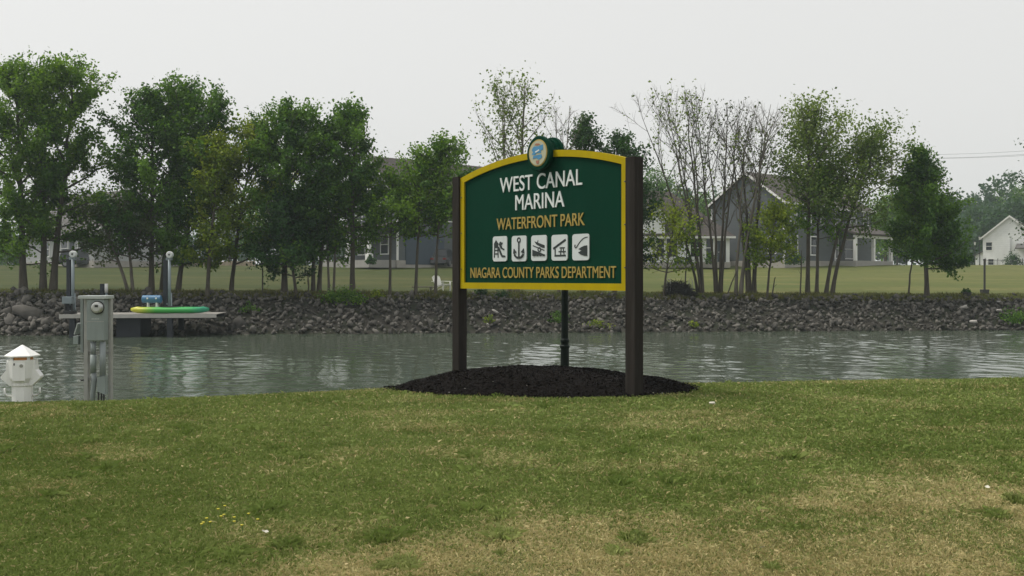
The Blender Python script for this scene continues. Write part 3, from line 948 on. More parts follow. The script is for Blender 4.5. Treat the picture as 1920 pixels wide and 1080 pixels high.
# raised frame
bm = bmesh.new()
oo, ii = outline(0.0), outline(0.088)
rings = []
for pts, y in ((oo, -0.048), (ii, -0.048), (ii, 0.048), (oo, 0.048)):
    rings.append([bm.verts.new((p[0], y, p[1])) for p in pts])
n = len(oo)
for a_, b_ in zip(rings, rings[1:] + rings[:1]):
    for k in range(n):
        bm.faces.new((a_[k], a_[(k + 1) % n], b_[(k + 1) % n], b_[k]))
bmesh.ops.recalc_face_normals(bm, faces=bm.faces)
me = bpy.data.meshes.new('frame'); bm.to_mesh(me); bm.free()
link_mesh('frame', me, YELLOW, sign)
for zz in (1.62, 2.15, 2.68):
    for xx in (XL + 0.03, XR - 0.03):
        b = MB(); b.lathe([(0.010, 0.048), (0.010, 0.056), (0.005, 0.059)], 8, (xx, 0, zz), 'Y'); b.build('bolt', BOLT, sign)
for xx, zt in ((XL - 0.080, 2.99), (XR + 0.080, 2.97)):
    b = MB(); b.box((xx - 0.078, -0.078, -0.6), (xx + 0.078, 0.078, zt), 0.006); b.build('post', POST, sign)

# raised letters
def lettering(text, px0, px1, yl0, yl1, yr0, yr1, m, label, bold=0.001, depth=0.014):
    """text between two photographed edges: (cap top, baseline) at the left and at the right end"""
    x0, za1 = sl(px0, yl0); _, za0 = sl(px0, yl1)
    x1, zb1 = sl(px1, yr0); _, zb0 = sl(px1, yr1)
    z0, z1 = (za0 + zb0) / 2, (za1 + zb1) / 2
    cu = bpy.data.curves.new('lettering', 'FONT')
    cu.body = text; cu.size = 1.0; cu.offset = bold; cu.extrude = 0.5; cu.resolution_u = 6
    to = bpy.data.objects.new('lettering', cu)
    COL.objects.link(to)
    bpy.context.view_layer.update()
    me = bpy.data.meshes.new_from_object(to.evaluated_get(bpy.context.evaluated_depsgraph_get()))
    bpy.data.objects.remove(to)
    bm = bmesh.new(); bm.from_mesh(me)
    bmesh.ops.remove_doubles(bm, verts=bm.verts, dist=1e-5)
    co = np.array([v.co[:] for v in bm.verts])
    mn, mxx = co.min(0), co.max(0)
    root = tag(empty('lettering', parent=sign), label)
    sx, sz = (x1 - x0) / (mxx[0] - mn[0]), (z1 - z0) / (mxx[1] - mn[1])
    for v in bm.verts:
        c = v.co
        v.co = Vector((x0 + (c.x - mn[0]) * sx, -0.022 - depth * (0.5 + c.z) + 0.001, z0 + (c.y - mn[1]) * sz))
    seen = set()
    groups = []
    for v in bm.verts:
        if v in seen: continue
        st, g = [v], []
        seen.add(v)
        while st:
            q = st.pop(); g.append(q)
            for e in q.link_edges:
                o2 = e.other_vert(q)
                if o2 not in seen: seen.add(o2); st.append(o2)
        groups.append(g)
    for g in groups:
        idx = {v: i for i, v in enumerate(g)}
        fs = {f for v in g for f in v.link_faces}
        m2 = bpy.data.meshes.new('letter')
        m2.from_pydata([v.co[:] for v in g], [], [[idx[v] for v in f.verts] for f in fs])
        bmm = bmesh.new(); bmm.from_mesh(m2); bmesh.ops.recalc_face_normals(bmm, faces=bmm.faces); bmm.to_mesh(m2); bmm.free()
        link_mesh('letter', m2, m, root)
    bm.free()
lettering('WEST CANAL', 936, 1090, 330, 358.5, 319.5, 350, LETTER, 'raised white capitals reading WEST CANAL')
lettering('MARINA', 965, 1056.5, 364, 393, 359, 388.5, LETTER, 'raised white capitals reading MARINA')
lettering('WATERFRONT PARK', 930, 1094.5, 407, 430, 401, 424, GOLD, 'raised golden capitals reading WATERFRONT PARK', 0.003)
lettering('NIAGARA COUNTY PARKS DEPARTMENT', 881, 1153.5, 501.5, 522, 499, 520.5, GOLD, 'raised golden capitals reading NIAGARA COUNTY PARKS DEPARTMENT', 0.0)

# pictogram plates
def plate(px0, px1, y0, y1, label, draw):
    x0, za = sl(px0, y0); x1, zb = sl(px1, y1)
    _, zc = sl((px0 + px1) / 2, y0); _, zd = sl((px0 + px1) / 2, y1)
    w_, h_ = x1 - x0, zc - zd
    r = 0.13 * w_
    pts = []
    for cx_, cz_, a0 in ((x1 - r, zc - r, 0), (x0 + r, zc - r, 90), (x0 + r, zd + r, 180), (x1 - r, zd + r, 270)):
        for k in range(6):
            a = R(a0 + 90 * k / 5)
            pts.append((cx_ + r * math.cos(a), cz_ + r * math.sin(a)))
    b = MB(); b.prism(pts, -0.036, -0.021)
    pl = tag(b.build('pictogram_plate', PLATE, sign), label)
    ink = MB()
    lay = [0]
    def poly(p):
        lay[0] += 1
        ink.prism([(x0 + u * w_, zd + v * h_) for u, v in p], -0.0385 - 0.0003 * lay[0], -0.0355)
    def line(p, q, t=0.05):
        dx, dz = (q[0] - p[0]) * w_, (q[1] - p[1]) * h_
        L = math.hypot(dx, dz); nx_, nz_ = -dz / L * t / 2, dx / L * t / 2
        poly([(p[0] + nx_ , p[1] + nz_ * w_ / h_), (q[0] + nx_, q[1] + nz_ * w_ / h_), (q[0] - nx_, q[1] - nz_ * w_ / h_), (p[0] - nx_, p[1] - nz_ * w_ / h_)])
    def ring(c, r_, t):
        N = 14
        for k in range(N):
            a, a2 = 2 * math.pi * k / N, 2 * math.pi * (k + 1) / N
            poly([(c[0] + (r_ + t / 2) * math.cos(a), c[1] + (r_ + t / 2) * math.sin(a) * w_ / h_), (c[0] + (r_ + t / 2) * math.cos(a2), c[1] + (r_ + t / 2) * math.sin(a2) * w_ / h_),
                  (c[0] + (r_ - t / 2) * math.cos(a2), c[1] + (r_ - t / 2) * math.sin(a2) * w_ / h_), (c[0] + (r_ - t / 2) * math.cos(a), c[1] + (r_ - t / 2) * math.sin(a) * w_ / h_)])
    def disc(c, r_):
        poly([(c[0] + r_ * math.cos(2 * math.pi * k / 14), c[1] + r_ * math.sin(2 * math.pi * k / 14) * w_ / h_) for k in range(14)])
    draw(poly, line, ring, disc)
    ink.build('pictogram', INK, pl)
def d_slide(poly, line, ring, disc):
    poly([(.10, .60), (.10, .72), (.24, .86), (.40, .72), (.40, .56)])
    line((.14, .62), (.12, .15), .07); line((.37, .58), (.39, .15), .07)
    for v in (.30, .44, .56): line((.12, v), (.38, v), .06)
    poly([(.36, .62), (.48, .56), (.62, .36), (.70, .25), (.90, .22), (.90, .16), (.66, .16), (.54, .28), (.42, .46), (.36, .50)])
    disc((.56, .72), .075); line((.52, .66), (.64, .52), .12); line((.60, .64), (.70, .74), .05); line((.62, .53), (.82, .46), .07); line((.52, .64), (.44, .70), .05)
def d_anchor(poly, line, ring, disc):
    ring((.50, .83), .10, .06); line((.50, .78), (.50, .17), .075)
    N = 12
    for k in range(N):
        a, a2 = R(200 + 140 * k / N), R(200 + 140 * (k + 1) / N)
        line((.5 + .33 * math.cos(a), .36 + .22 * math.sin(a)), (.5 + .33 * math.cos(a2), .36 + .22 * math.sin(a2)), .09)
    poly([(.13, .30), (.17, .50), (.34, .36)]); poly([(.87, .30), (.83, .50), (.66, .36)])
    poly([(.40, .16), (.50, .10), (.60, .16)])
def d_ramp(poly, line, ring, disc):
    poly([(.22, .77), (.88, .60), (.88, .49), (.70, .51), (.33, .65)])
    line((.42, .72), (.46, .80), .04)
    line((.12, .60), (.86, .40), .045); ring((.54, .44), .085, .05)
    poly([(.10, .44), (.90, .24), (.90, .20), (.80, .18), (.72, .21), (.62, .18), (.52, .21), (.42, .18), (.32, .21), (.22, .18), (.10, .20)])
def d_shelter(poly, line, ring, disc):
    line((.12, .46), (.90, .80), .10); line((.24, .50), (.24, .18), .065); line((.20, .19), (.90, .19), .075)
    line((.52, .49), (.84, .49), .055); line((.62, .48), (.58, .22), .05); line((.74, .48), (.80, .22), .05); line((.46, .345), (.90, .345), .05)
def d_fish(poly, line, ring, disc):
    pts = [(.92, .87), (.80, .86), (.66, .82), (.52, .74), (.40, .64), (.32, .56), (.26, .49), (.19, .48), (.15, .54), (.19, .60)]
    for p, q in zip(pts, pts[1:]): line(p, q, .04)
    poly([(.38, .43), (.56, .50), (.74, .55), (.90, .56), (.90, .345), (.48, .345), (.58, .36)])
    poly([(.58, .36), (.36, .30), (.52, .22), (.72, .17), (.90, .16), (.90, .35)])
plate(923, 949.5, 443, 490, 'white plate with a playground slide pictogram', d_slide)
plate(958.5, 986, 442, 490, 'white plate with an anchor pictogram', d_anchor)
plate(995, 1024, 441, 489, 'white plate with a boat ramp pictogram', d_ramp)
plate(1033, 1063, 440, 488.5, 'white plate with a picnic shelter pictogram', d_shelter)
plate(1072, 1103.5, 438.5, 488, 'white plate with a fish and hook pictogram', d_fish)

# round emblem on both faces of the arch
ex, ez = sl(1010, 287, 0.13)
b = MB(); b.lathe([(0.20, 0.03), (0.20, 0.085), (0.228, 0.086), (0.232, 0.10), (0.232, 0.13), (0.222, 0.14), (0.183, 0.14)], 36, (ex, 0, ez), 'Y')
em = tag(b.build('emblem', GREEN, sign), 'round green emblem with a cream seal on the front')
b = MB(); b.lathe([(0.182, 0.138), (0.177, 0.146)], 36, (ex, 0, ez), 'Y'); b.build('seal_ring', GOLD, em)
b = MB(); b.lathe([(0.164, 0.144), (0.164, 0.149)], 36, (ex, 0, ez), 'Y'); b.build('seal', CREAM, em)
b = MB()
b.prism([(ex + u * 1.22, ez + v * 1.25) for u, v in ((-.085, .05), (-.06, .075), (.02, .07), (.085, .085), (.09, .03), (.05, .02), (.06, -.005), (-.01, .0), (-.05, -.02), (-.095, -.01), (-.07, .015), (-.09, .03))], -0.153, -0.147)
b.prism([(ex + u * 1.22, ez + v * 1.1) for u, v in ((-.07, -.03), (.06, -.02), (.075, -.06), (.02, -.085), (-.02, -.06), (-.075, -.065))], -0.1535, -0.147)
b.build('seal_waterfall', EBLUE, em)
b = MB(); b.prism([(ex + u, ez + v) for u, v in ((-.045, .02), (.03, .045), (.04, .03), (-.03, .005))], -0.156, -0.152); b.build('seal_band', LETTER, em)
b = MB(); b.prism([(ex + u, ez + v) for u, v in ((-.03, -.10), (.03, -.10), (.025, -.135), (0, -.15), (-.025, -.135))], -0.153, -0.147)
b.build('seal_ornament', ERED, em); b = MB()
b.prism([(ex + u, ez + v) for u, v in ((-.06, .11), (-.03, .13), (.03, .125), (.055, .105), (.0, .10))], -0.153, -0.147); b.build('seal_ornament', ERED, em)
b = MB(); b.lathe([(0.198, -0.14), (0.222, -0.14), (0.232, -0.13), (0.232, -0.10), (0.228, -0.086), (0.20, -0.085), (0.20, -0.03)], 36, (ex, 0, ez), 'Y')
tag(b.build('emblem', GREEN, sign), 'plain green back of the round emblem')

# ------------------------------------------------------------------ mulch bed
MULCH = mat('mulch', (0.0065, 0.0052, 0.0048), 0.95, 0.45, 18, 1.0, 60, spec=0.1)
rng = np.random.RandomState(5)
xs = np.linspace(-2.0, 2.7, 190); ys = np.linspace(11.7, 15.7, 170)
X, Y = np.meshgrid(xs, ys)
rr = bed_r(X, Y)
base = near_z(X, Y)
top = base + bed_h(X, Y)
# behind the sign the bed is heaped up level
Z = top + np.where(rr < 1, 0.012 + 0.007 * rng.normal(size=X.shape) + 0.018 * wob(X * 3.1, Y * 3.1, 1.0) * np.clip((1.03 - rr) * 8, 0, 1), -0.10)
bed = grid('mulch_bed', X, Y, Z, MULCH)
tag(bed, 'low mound of dark brown mulch around the feet of the sign', 'mulch bed')
n = 20000
x = rng.uniform(-1.75, 2.45, n); y = rng.uniform(11.8, 15.2, n)
k = bed_r(x, y) < 1.03 + 0.12 * rng.rand(n) ** 4
x, y = x[k], y[k]; n = len(x)
z = near_z(x, y) + bed_h(x, y) + 0.018 + 0.018 * wob(x * 3.1, y * 3.1, 1.0) + np.where(bed_r(x, y) > 1.0, 0.02, 0)
L = rng.uniform(0.006, 0.020, (n, 1)); Wc = rng.uniform(0.003, 0.007, (n, 1))
ax = rng.normal(size=(n, 3)) * np.array([1, 1, 0.45]); ax /= np.linalg.norm(ax, axis=1)[:, None]
nr = rng.normal(size=(n, 3)) + np.array([0, 0, 0.8]); sd = np.cross(ax, nr); sd /= np.linalg.norm(sd, axis=1)[:, None]
p = np.stack([x, y, z], 1)
V = np.stack([p - ax * L - sd * Wc, p - ax * L + sd * Wc, p + ax * L + sd * Wc, p + ax * L - sd * Wc], 1).reshape(-1, 3)
CHIP = leaf_mat('wood_chips', (0.003, 0.0026, 0.0024), (0.014, 0.011, 0.0095), 0.0)
CHIP.node_tree.nodes['Principled BSDF'].inputs['Specular IOR Level'].default_value = 0.05
o = link_mesh('mulch_chips', np_mesh('mulch_chips', V, np.arange(n * 4).reshape(-1, 4), {'tint': np.repeat(rng.rand(n), 4)}), CHIP, bed); o['kind'] = 'stuff'
for (px, py) in ((842, 736), (924, 716), (988, 723), (968, 712), (1036, 700), (1225, 737), (1242, 737), (872, 728), (1065, 745)):
    d = 13.0
    for _ in range(8):
        x_ = PX(px, d); q = np.linspace(11.8, 15.3, 200)
        k = int(np.argmin(np.abs(HY - (near_z(np.full(200, x_), q) + bed_h(np.full(200, x_), q) + 0.02 - EYE) / q * F - py))); d = float(q[k])
    V_, T_ = HULLS[px % 14]
    me = np_mesh('pale_chip', V_, T_); me.materials.append(STONE_PALE)
    o = bpy.data.objects.new('pale_chip', me); COL.objects.link(o); o.parent = bed
    o.location = (x_, d, float(near_z(x_, d) + bed_h(x_, d)) + 0.022); o.scale = (0.014, 0.012, 0.009)

# ------------------------------------------------------------------ lamp post behind the sign
LAMPG = mat('lamp_dark_green', (0.005, 0.010, 0.008), 0.55, 0.1, 5, spec=0.15)
GLASS = mat('frosted_glass', (0.55, 0.56, 0.52), 0.3)
def lamp_post(loc, H, label, group=None, s=1.0, m=LAMPG, flare=True):
    t = thing('lamp_post', label, 'lamp post', loc, 0, group)
    b = MB()
    if flare:
        b.lathe([(0.085, -0.3), (0.085, 0.05), (0.068, 0.08), (0.066, 0.44), (0.078, 0.46), (0.078, 0.485), (0.060, 0.50), (0.060, 0.535), (0.070, 0.55), (0.070, 0.575), (0.056, 0.60), (0.052, H - 0.55)], 14)
    else:
        b.lathe([(0.09, -0.2), (0.09, 0.3), (0.055, 0.36), (0.045, H - 0.55)], 10)
    b.build('pole', m, t)
    b = MB(); b.lathe([(0.07, H - 0.55), (0.10, H - 0.53), (0.10, H - 0.50), (0.04, H - 0.495)], 12); b.build('collar', m, t)
    b = MB(); b.lathe([(0.085, H - 0.50), (0.135, H - 0.16), (0.135, H - 0.155)], 6); b.build('lantern_glass', GLASS, t)
    b = MB(); b.lathe([(0.16, H - 0.155), (0.16, H - 0.14), (0.07, H - 0.04), (0.02, H - 0.02), (0.015, H)], 6); b.build('lantern_roof', m, t)
    return t
lx = PX(1059, 15.6)
lamp_post((lx, 15.6, float(near_z(lx, 15.6)) + 0.02), 3.15, 'dark green lamp post standing right behind the sign and its mulch', s=1)

# ------------------------------------------------------------------ white power pedestal at the bank edge
PLASTIC = mat('pedestal_plastic', (0.84, 0.84, 0.83), 0.45, 0.04, 4)
AMBER = mat('amber_lens', (0.55, 0.24, 0.07), 0.35)
DGREY = mat('dark_grey', (0.05, 0.05, 0.05), 0.6)
D0 = 12.5
k_ = D0 / F
streaks(PLASTIC, 0.30, (0.55, 0.53, 0.47)); ped_x = PX(42, D0)
ped = thing('power_pedestal', 'white plastic marina power pedestal with peaked cap at the canal edge', 'pedestal', (ped_x, D0, 0), R(12))
def pz(py): return EYE + (HY - py) * k_
b = MB()
b.lathe([(0.122, pz(790)), (0.122, pz(724)), (0.136, pz(722)), (0.136, pz(718))], 8, rot=R(22.5)); b.build('base', PLASTIC, ped)
b = MB()
b.lathe([(0.128, pz(718)), (0.165, pz(708)), (0.178, pz(676)), (0.178, pz(674))], 8, rot=R(22.5)); b.build('body', PLASTIC, ped)
for sx in (-1, 1):
    b = MB()
    pts = [(sx * .10, pz(676)), (sx * .165, pz(678)), (sx * .172, pz(693)), (sx * .232, pz(705)), (sx * .230, pz(708)), (sx * .13, pz(722)), (sx * .10, pz(722))]
    b.prism(pts, -0.085, 0.085); b.build('outlet_hood', PLASTIC, ped)
    b = MB(); b.tube([(sx * .115, 0, pz(742)), (sx * .18, 0, pz(741)), (sx * .205, 0, pz(737)), (sx * .205, 0, pz(727))], [0.014, 0.013, 0.012, 0.013], 8); b.build('cord_hook', PLASTIC, ped)
b = MB(); b.lathe([(0.125, pz(675)), (0.125, pz(668))], 12); b.build('light_lens', AMBER, ped)
for a in range(4):
    an = R(45 + 90 * a); c, s = math.cos(an), math.sin(an)
    b = MB(); b.box((c * .135 - .016, s * .135 - .016, pz(676)), (c * .135 + .016, s * .135 + .016, pz(667.5)), 0.003); b.build('cap_support', PLASTIC, ped)
b = MB(); b.lathe([(0.205, pz(668)), (0.207, pz(666)), (0.012, pz(647)), (0.004, pz(646.5))], 6, rot=R(10)); b.build('cap', PLASTIC, ped)
b = MB(); b.box((-.075, -.168, pz(712)), (.075, -.160, pz(680)), 0.004); b.build('access_door', PLASTIC, ped)
b = MB(); b.lathe([(0.022, 0.168), (0.022, 0.173)], 10, (0.03, 0, pz(684)), 'Y'); b.build('badge', mat('badge_grey', (0.3, 0.3, 0.26), 0.5), ped)
b = MB(); b.box((-.06, -.173, pz(683)), (-.045, -.167, pz(679))); b.build('latch', DGREY, ped)

# ------------------------------------------------------------------ electric meter stand
GALV = mat('galvanised_steel', (0.36, 0.36, 0.345), 0.6, 0.15, 6, metal=0.1)
MGREY = mat('meter_box_grey', (0.240, 0.278, 0.272), 0.5, 0.10, 5)
MLIGHT = mat('light_grey_cap', (0.42, 0.45, 0.44), 0.5, 0.08, 5)
PVC = mat('conduit_grey', (0.24, 0.27, 0.28), 0.45, 0.08, 5)
streaks(MGREY, 0.4, (0.13, 0.14, 0.13)); streaks(GALV, 0.5, (0.2, 0.18, 0.15))
BLACK = mat('black_rubber', (0.012, 0.012, 0.013), 0.6)
SILVER = mat('brushed_metal', (0.50, 0.51, 0.50), 0.35, metal=0.6)
D1 = 12.4
k1 = D1 / F
ms = thing('meter_stand', 'grey electric meter box on steel posts with conduits at the canal edge', 'meter stand', (PX(182, D1), D1, 0), 0)
def mxp(px): return (px - 182) * k1
def mzp(py): return EYE + (HY - py) * k1
for a, b_ in ((157, 164.5), (203, 208)):
    b = MB(); b.box((mxp(a), 0.0, -0.75), (mxp(b_), 0.07, mzp(556)), 0.004); b.build('post', GALV, ms)
for py in (590, 662, 712):
    b = MB(); b.box((mxp(164.5) + 0.001, 0.03, mzp(py + 3)), (mxp(203) - 0.001, 0.06, mzp(py - 3)), 0.003); b.build('cross_rail', GALV, ms)
b = MB(); b.box((mxp(157), -0.17, mzp(560)), (mxp(209), 0.09, mzp(554)), 0.006); b.build('top_cap', MLIGHT, ms)
b = MB(); b.box((mxp(172), -0.15, mzp(637)), (mxp(204), -0.012, mzp(561)), 0.006)
mb_ = b.build('meter_box', MGREY, ms)
b = MB(); b.lathe([(0.082, 0.15), (0.082, 0.17), (0.070, 0.172)], 24, (mxp(193), 0, mzp(576)), 'Y'); b.build('meter_ring', BLACK, mb_)
b = MB(); b.lathe([(0.071, 0.168), (0.071, 0.20), (0.062, 0.225), (0.045, 0.23)], 24, (mxp(194), 0, mzp(576)), 'Y'); b.build('meter', SILVER, mb_)
b = MB(); b.box((mxp(192), -0.234, mzp(575)), (mxp(198), -0.229, mzp(571))); b.build('meter_display', BLACK, mb_)
for q in range(5):
    b = MB(); b.box((mxp(181.5 + q * 2.9), -0.1525, mzp(598.2)), (mxp(183.4 + q * 2.9), -0.1495, mzp(595.8))); b.build('sticker', MLIGHT, mb_)
b = MB(); b.box((mxp(172.5), -0.154, mzp(602.5)), (mxp(203.5), -0.1505, mzp(601.5))); b.build('cover_seam', GALV, mb_)
# box on the left flank with an open socket flap
b = MB(); b.box((mxp(149), 0.02, mzp(662)), (mxp(154.5) , 0.30, mzp(555)), 0.006); b.build('side_cabinet', MGREY, ms)
b = MB(); b.bar((mxp(146), 0.06, mzp(606)), (mxp(139.5), 0.06, mzp(627)), 0.012, 0.14, (0, 1, 0)); b.build('socket_flap', MLIGHT, ms)
b = MB(); b.box((mxp(137), 0.0, mzp(646)), (mxp(146.5), 0.14, mzp(630)), 0.006); b.build('socket', MGREY, ms)
b = MB(); b.tube([(mxp(180), -0.08, mzp(640)), (mxp(180), -0.08, mzp(664))], 0.031, 12); b.build('conduit', PVC, ms)
b = MB(); b.tube([(mxp(180), -0.08, mzp(664)), (mxp(180), -0.08, mzp(697))], 0.036, 12); b.build('conduit_fitting', MGREY, ms)
b = MB(); b.tube([(mxp(180), -0.07, mzp(697)), (mxp(181), -0.06, mzp(712)), (mxp(177), -0.04, mzp(735)), (mxp(174), -0.03, mzp(785))], 0.030, 10); b.build('conduit', PVC, ms)
b = MB(); b.tube([(mxp(197.5), -0.08, mzp(640)), (mxp(197.5), -0.08, mzp(706))], 0.036, 12); b.build('conduit', PVC, ms)
b = MB(); b.prism([(mxp(190), mzp(706)), (mxp(204), mzp(703)), (mxp(204), mzp(738)), (mxp(190), mzp(732))], -0.12, -0.03); b.build('junction_box', MGREY, ms)
for px in (189, 194.5, 199):
    b = MB(); b.tube([(mxp(px), -0.07, mzp(734)), (mxp(px), -0.06, mzp(785))], 0.010, 6); b.build('cable', BLACK, ms)
b = MB(); b.tube([(mxp(172), 0.01, mzp(662)), (mxp(173), 0.01, mzp(700)), (mxp(171), 0.01, mzp(735))], 0.014, 8); b.build('conduit', PVC, ms)
b = MB(); b.tube([(mxp(150), 0.02, mzp(713)), (mxp(156.5), 0.02, mzp(713))], 0.012, 8); b.build('stub_pipe', BLACK, ms)

# ------------------------------------------------------------------ white stone and small bits on the lawn
def lawn_pt(px, py):
    d = EYE / ((py - HY) / F)
    for _ in range(6):
        x_ = PX(px, d); d = (EYE - float(near_z(x_, d)) - 0.02) / ((py - HY) / F)
    return PX(px, d), d, float(near_z(PX(px, d), d))
x_, y_, z_ = lawn_pt(1337, 757)
me = np_mesh('white_stone', *HULLS[3]); me.materials.append(STONE_PALE)
o = bpy.data.objects.new('white_stone', me); COL.objects.link(o); o.location = (x_, y_, z_ + 0.03); o.scale = (0.062, 0.05, 0.036)
m_ = mat('white_stone', (0.62, 0.58, 0.50), 0.8, 0.1, 10); me.materials.clear(); me.materials.append(m_)
tag(o, 'small flat white stone on the grass right of the mulch bed', 'stone')
BIT = mat('dry_leaf_white', (0.55, 0.53, 0.45), 0.7, 0.1, 30)
for px, py, s, lb in ((336, 848, .016, 'tiny pale leaf on the grass below the meter stand'), (497, 1006, .020, 'pale dry leaf on the grass beside the yellow flowers'),
                      (996, 888, .022, 'pale dry leaf in the middle of the lawn below the sign'), (1852, 921, .020, 'whitish curled leaf on the dry grass near the right edge'),
                      (1429, 1036, .016, 'small pale leaf on the burnt grass at the bottom, right of the middle'), (1887, 746, .018, 'tiny pale leaf near the top edge of the lawn at the right')):
    x_, y_, z_ = lawn_pt(px, py)
    bm = bmesh.new()
    g_ = [[bm.verts.new((i * s * (1 - 0.3 * abs(j)), j * s * 0.6, 0.3 * s * (i * i + 0.5 * j * j))) for i in (-1, 0, 1)] for j in (-1, 0, 1)]
    for j in range(2):
        for i in range(2):
            bm.faces.new((g_[j][i], g_[j][i + 1], g_[j + 1][i + 1], g_[j + 1][i]))
    me = bpy.data.meshes.new('fallen_leaf'); bm.to_mesh(me); bm.free()
    o = link_mesh('fallen_leaf', me, BIT, None, (x_, y_, z_ + 0.045)); o.rotation_euler = (0.3, 0.2, px)
    tag(o, lb, 'leaf', 'fallen leaves on the lawn')
# yellow flowers
PETAL = mat('petal_yellow', (0.50, 0.44, 0.03), 0.6)
STEMM = mat('stem_green', (0.05, 0.10, 0.02), 0.7)
fx, fy, fz = lawn_pt(420, 985)
fp = thing('flower_patch', 'patch of small yellow wildflowers in the grass at the lower left', 'flowers', (fx, fy, fz))
rng = np.random.RandomState(9)
for px, py in ((381, 992), (395, 991), (391, 984), (409, 966), (421, 977), (423, 960), (444, 982), (455, 997), (484, 986), (380, 995), (437, 990), (409, 980), (465, 975)):
    x_, y_, z_ = lawn_pt(px, py)
    b = MB(); b.lathe([(0.003, -0.002), (0.009, 0.003), (0.0095, 0.006), (0.004, 0.007)], 8, (x_ - fx + rng.normal() * .01, y_ - fy, z_ - fz + 0.055)); fl = b.build('flower', PETAL, fp)
    b = MB(); b.tube([(x_ - fx, y_ - fy, z_ - fz - 0.01), (x_ - fx, y_ - fy, z_ - fz + 0.054)], 0.0016, 4); b.build('stem', STEMM, fl)

# ------------------------------------------------------------------ dock across the water
DECK = mat('dock_boards', (0.30, 0.285, 0.26), 0.8, 0.15, 5, 0.3, 30, stretch=(1, 4, 1))
FASC = mat('dock_fascia', (0.40, 0.385, 0.36), 0.7, 0.12, 3)
PILE = mat('pile_dark', (0.020, 0.024, 0.032), 0.7, 0.2, 4)
PIPE = mat('lift_pipe_grey', (0.22, 0.26, 0.28), 0.45, 0.1, 4, metal=0.3)
D2 = 44.0
dz = EYE - (70 / F) * D2
xa, xb = PX(112, D2), PX(397, D2)
dock = thing('dock', 'low grey wooden boat dock on dark piles at the far bank', 'dock', (xa, D2, dz), R(6))
Ld = xb - xa
nb = int(Ld / 0.145)
for i in range(nb):
    u0 = i * Ld / nb
    b = MB(); b.box((u0 - 0.0, 0.035, -0.035), (u0 + Ld / nb - 0.012, 2.62, 0.0))
    if i == 0:
        deck0 = b.build('deck_board', DECK, dock)
    else:
        b.bm.free()
        o = bpy.data.objects.new('deck_board', deck0.data); COL.objects.link(o); o.parent = dock; o.location = (u0, 0, 0.004 * math.sin(i * 2.1))
b = MB(); b.box((-0.03, -0.012, -0.165), (Ld + 0.03, 0.03, 0.012), 0.004); b.build('fascia', FASC, dock)
for px in (133, 311):
    u = PX(px, D2) - xa
    for v in (0.18, 2.4):
        b = MB(); b.box((u - 0.12, v - 0.12, -2.2), (u + 0.12, v + 0.12, -0.04), 0.01); b.build('pile', PILE, dock)
b = MB(); b.box((PX(208, D2) - xa, 0.5, -1.4), (PX(253, D2) - xa, 2.4, -0.05), 0.02); b.build('opening_shade', PILE, dock)  # solid dark box added to stand in for the shaded opening under the deck
b = MB(); b.box((0.02, 0.3, -0.20), (Ld - 0.02, 0.36, -0.04)); b.box((0.02, 2.2, -0.20), (Ld - 0.02, 2.26, -0.04)); b.build('joist', PILE, dock)

def lift_post(px, label):
    d = D2 + 0.6 + (px - 134) * 0.0065
    t = thing('lift_post', label, 'boat lift post', (PX(px, d), d, dz + 0.001), 0, 'boat lift posts on the dock')
    Hh = 2.55
    b = MB(); b.box((-0.20, -0.08, 0), (-0.02, 0.10, Hh - 0.05), 0.01); b.build('timber', PILE, t)
    b = MB(); b.tube([(0.07, -0.02, 0), (0.07, -0.02, Hh)], 0.075, 12); b.build('pipe', PIPE, t)
    b = MB(); b.tube([(0.24, -0.02, 0.02), (0.17, -0.02, 0.30), (0.16, -0.02, 0.95)], 0.035, 8); b.build('brace', PIPE, t)
    b = MB(); b.lathe([(0.13, -0.10), (0.155, -0.06), (0.155, 0.10), (0.13, 0.13)], 18, (0.10, -0.02, Hh + 0.16), 'Y'); wh = b.build('winch_wheel', mat('wheel_white', (0.62, 0.64, 0.63), 0.5), t)
    b = MB(); b.lathe([(0.05, 0.12), (0.045, 0.15)], 5, (0.10, -0.02, Hh + 0.16), 'Y'); b.build('hub', DGREY, wh)
    b = MB(); b.box((-0.08, -0.09, Hh - 0.10), (0.20, 0.08, Hh + 0.03), 0.02); b.build('bracket', PIPE, t)
    b = MB(); b.box((-0.03, -0.14, 0.40), (0.03, -0.082, 0.47)); b.box((-0.03, -0.14, 0.12), (0.03, -0.082, 0.19)); b.build('clamp', PIPE, t)
lift_post(134, 'tall boat lift post with a white wheel, the one beside the grey motor box')
lift_post(315, 'tall boat lift post with a white wheel, rising behind the green kayak')
d = D2 + 0.45
mbx = thing('motor_box', 'grey motor box on a black stand beside a lift post on the dock', 'motor box', (PX(132, d) , d - 0.1, dz + 0.001))
b = MB(); b.box((-0.24, -0.22, 0.48), (0.20, 0.10, 0.80), 0.02); b.build('housing', PIPE, mbx)
b = MB()
for sx in (-0.16, 0.13): b.bar((sx, -0.05, 0), (sx, -0.05, 0.48), 0.06, 0.06)
b.box((-0.2, -0.2, 0.02), (0.30, 0.08, 0.16), 0.02); b.build('stand', BLACK, mbx)
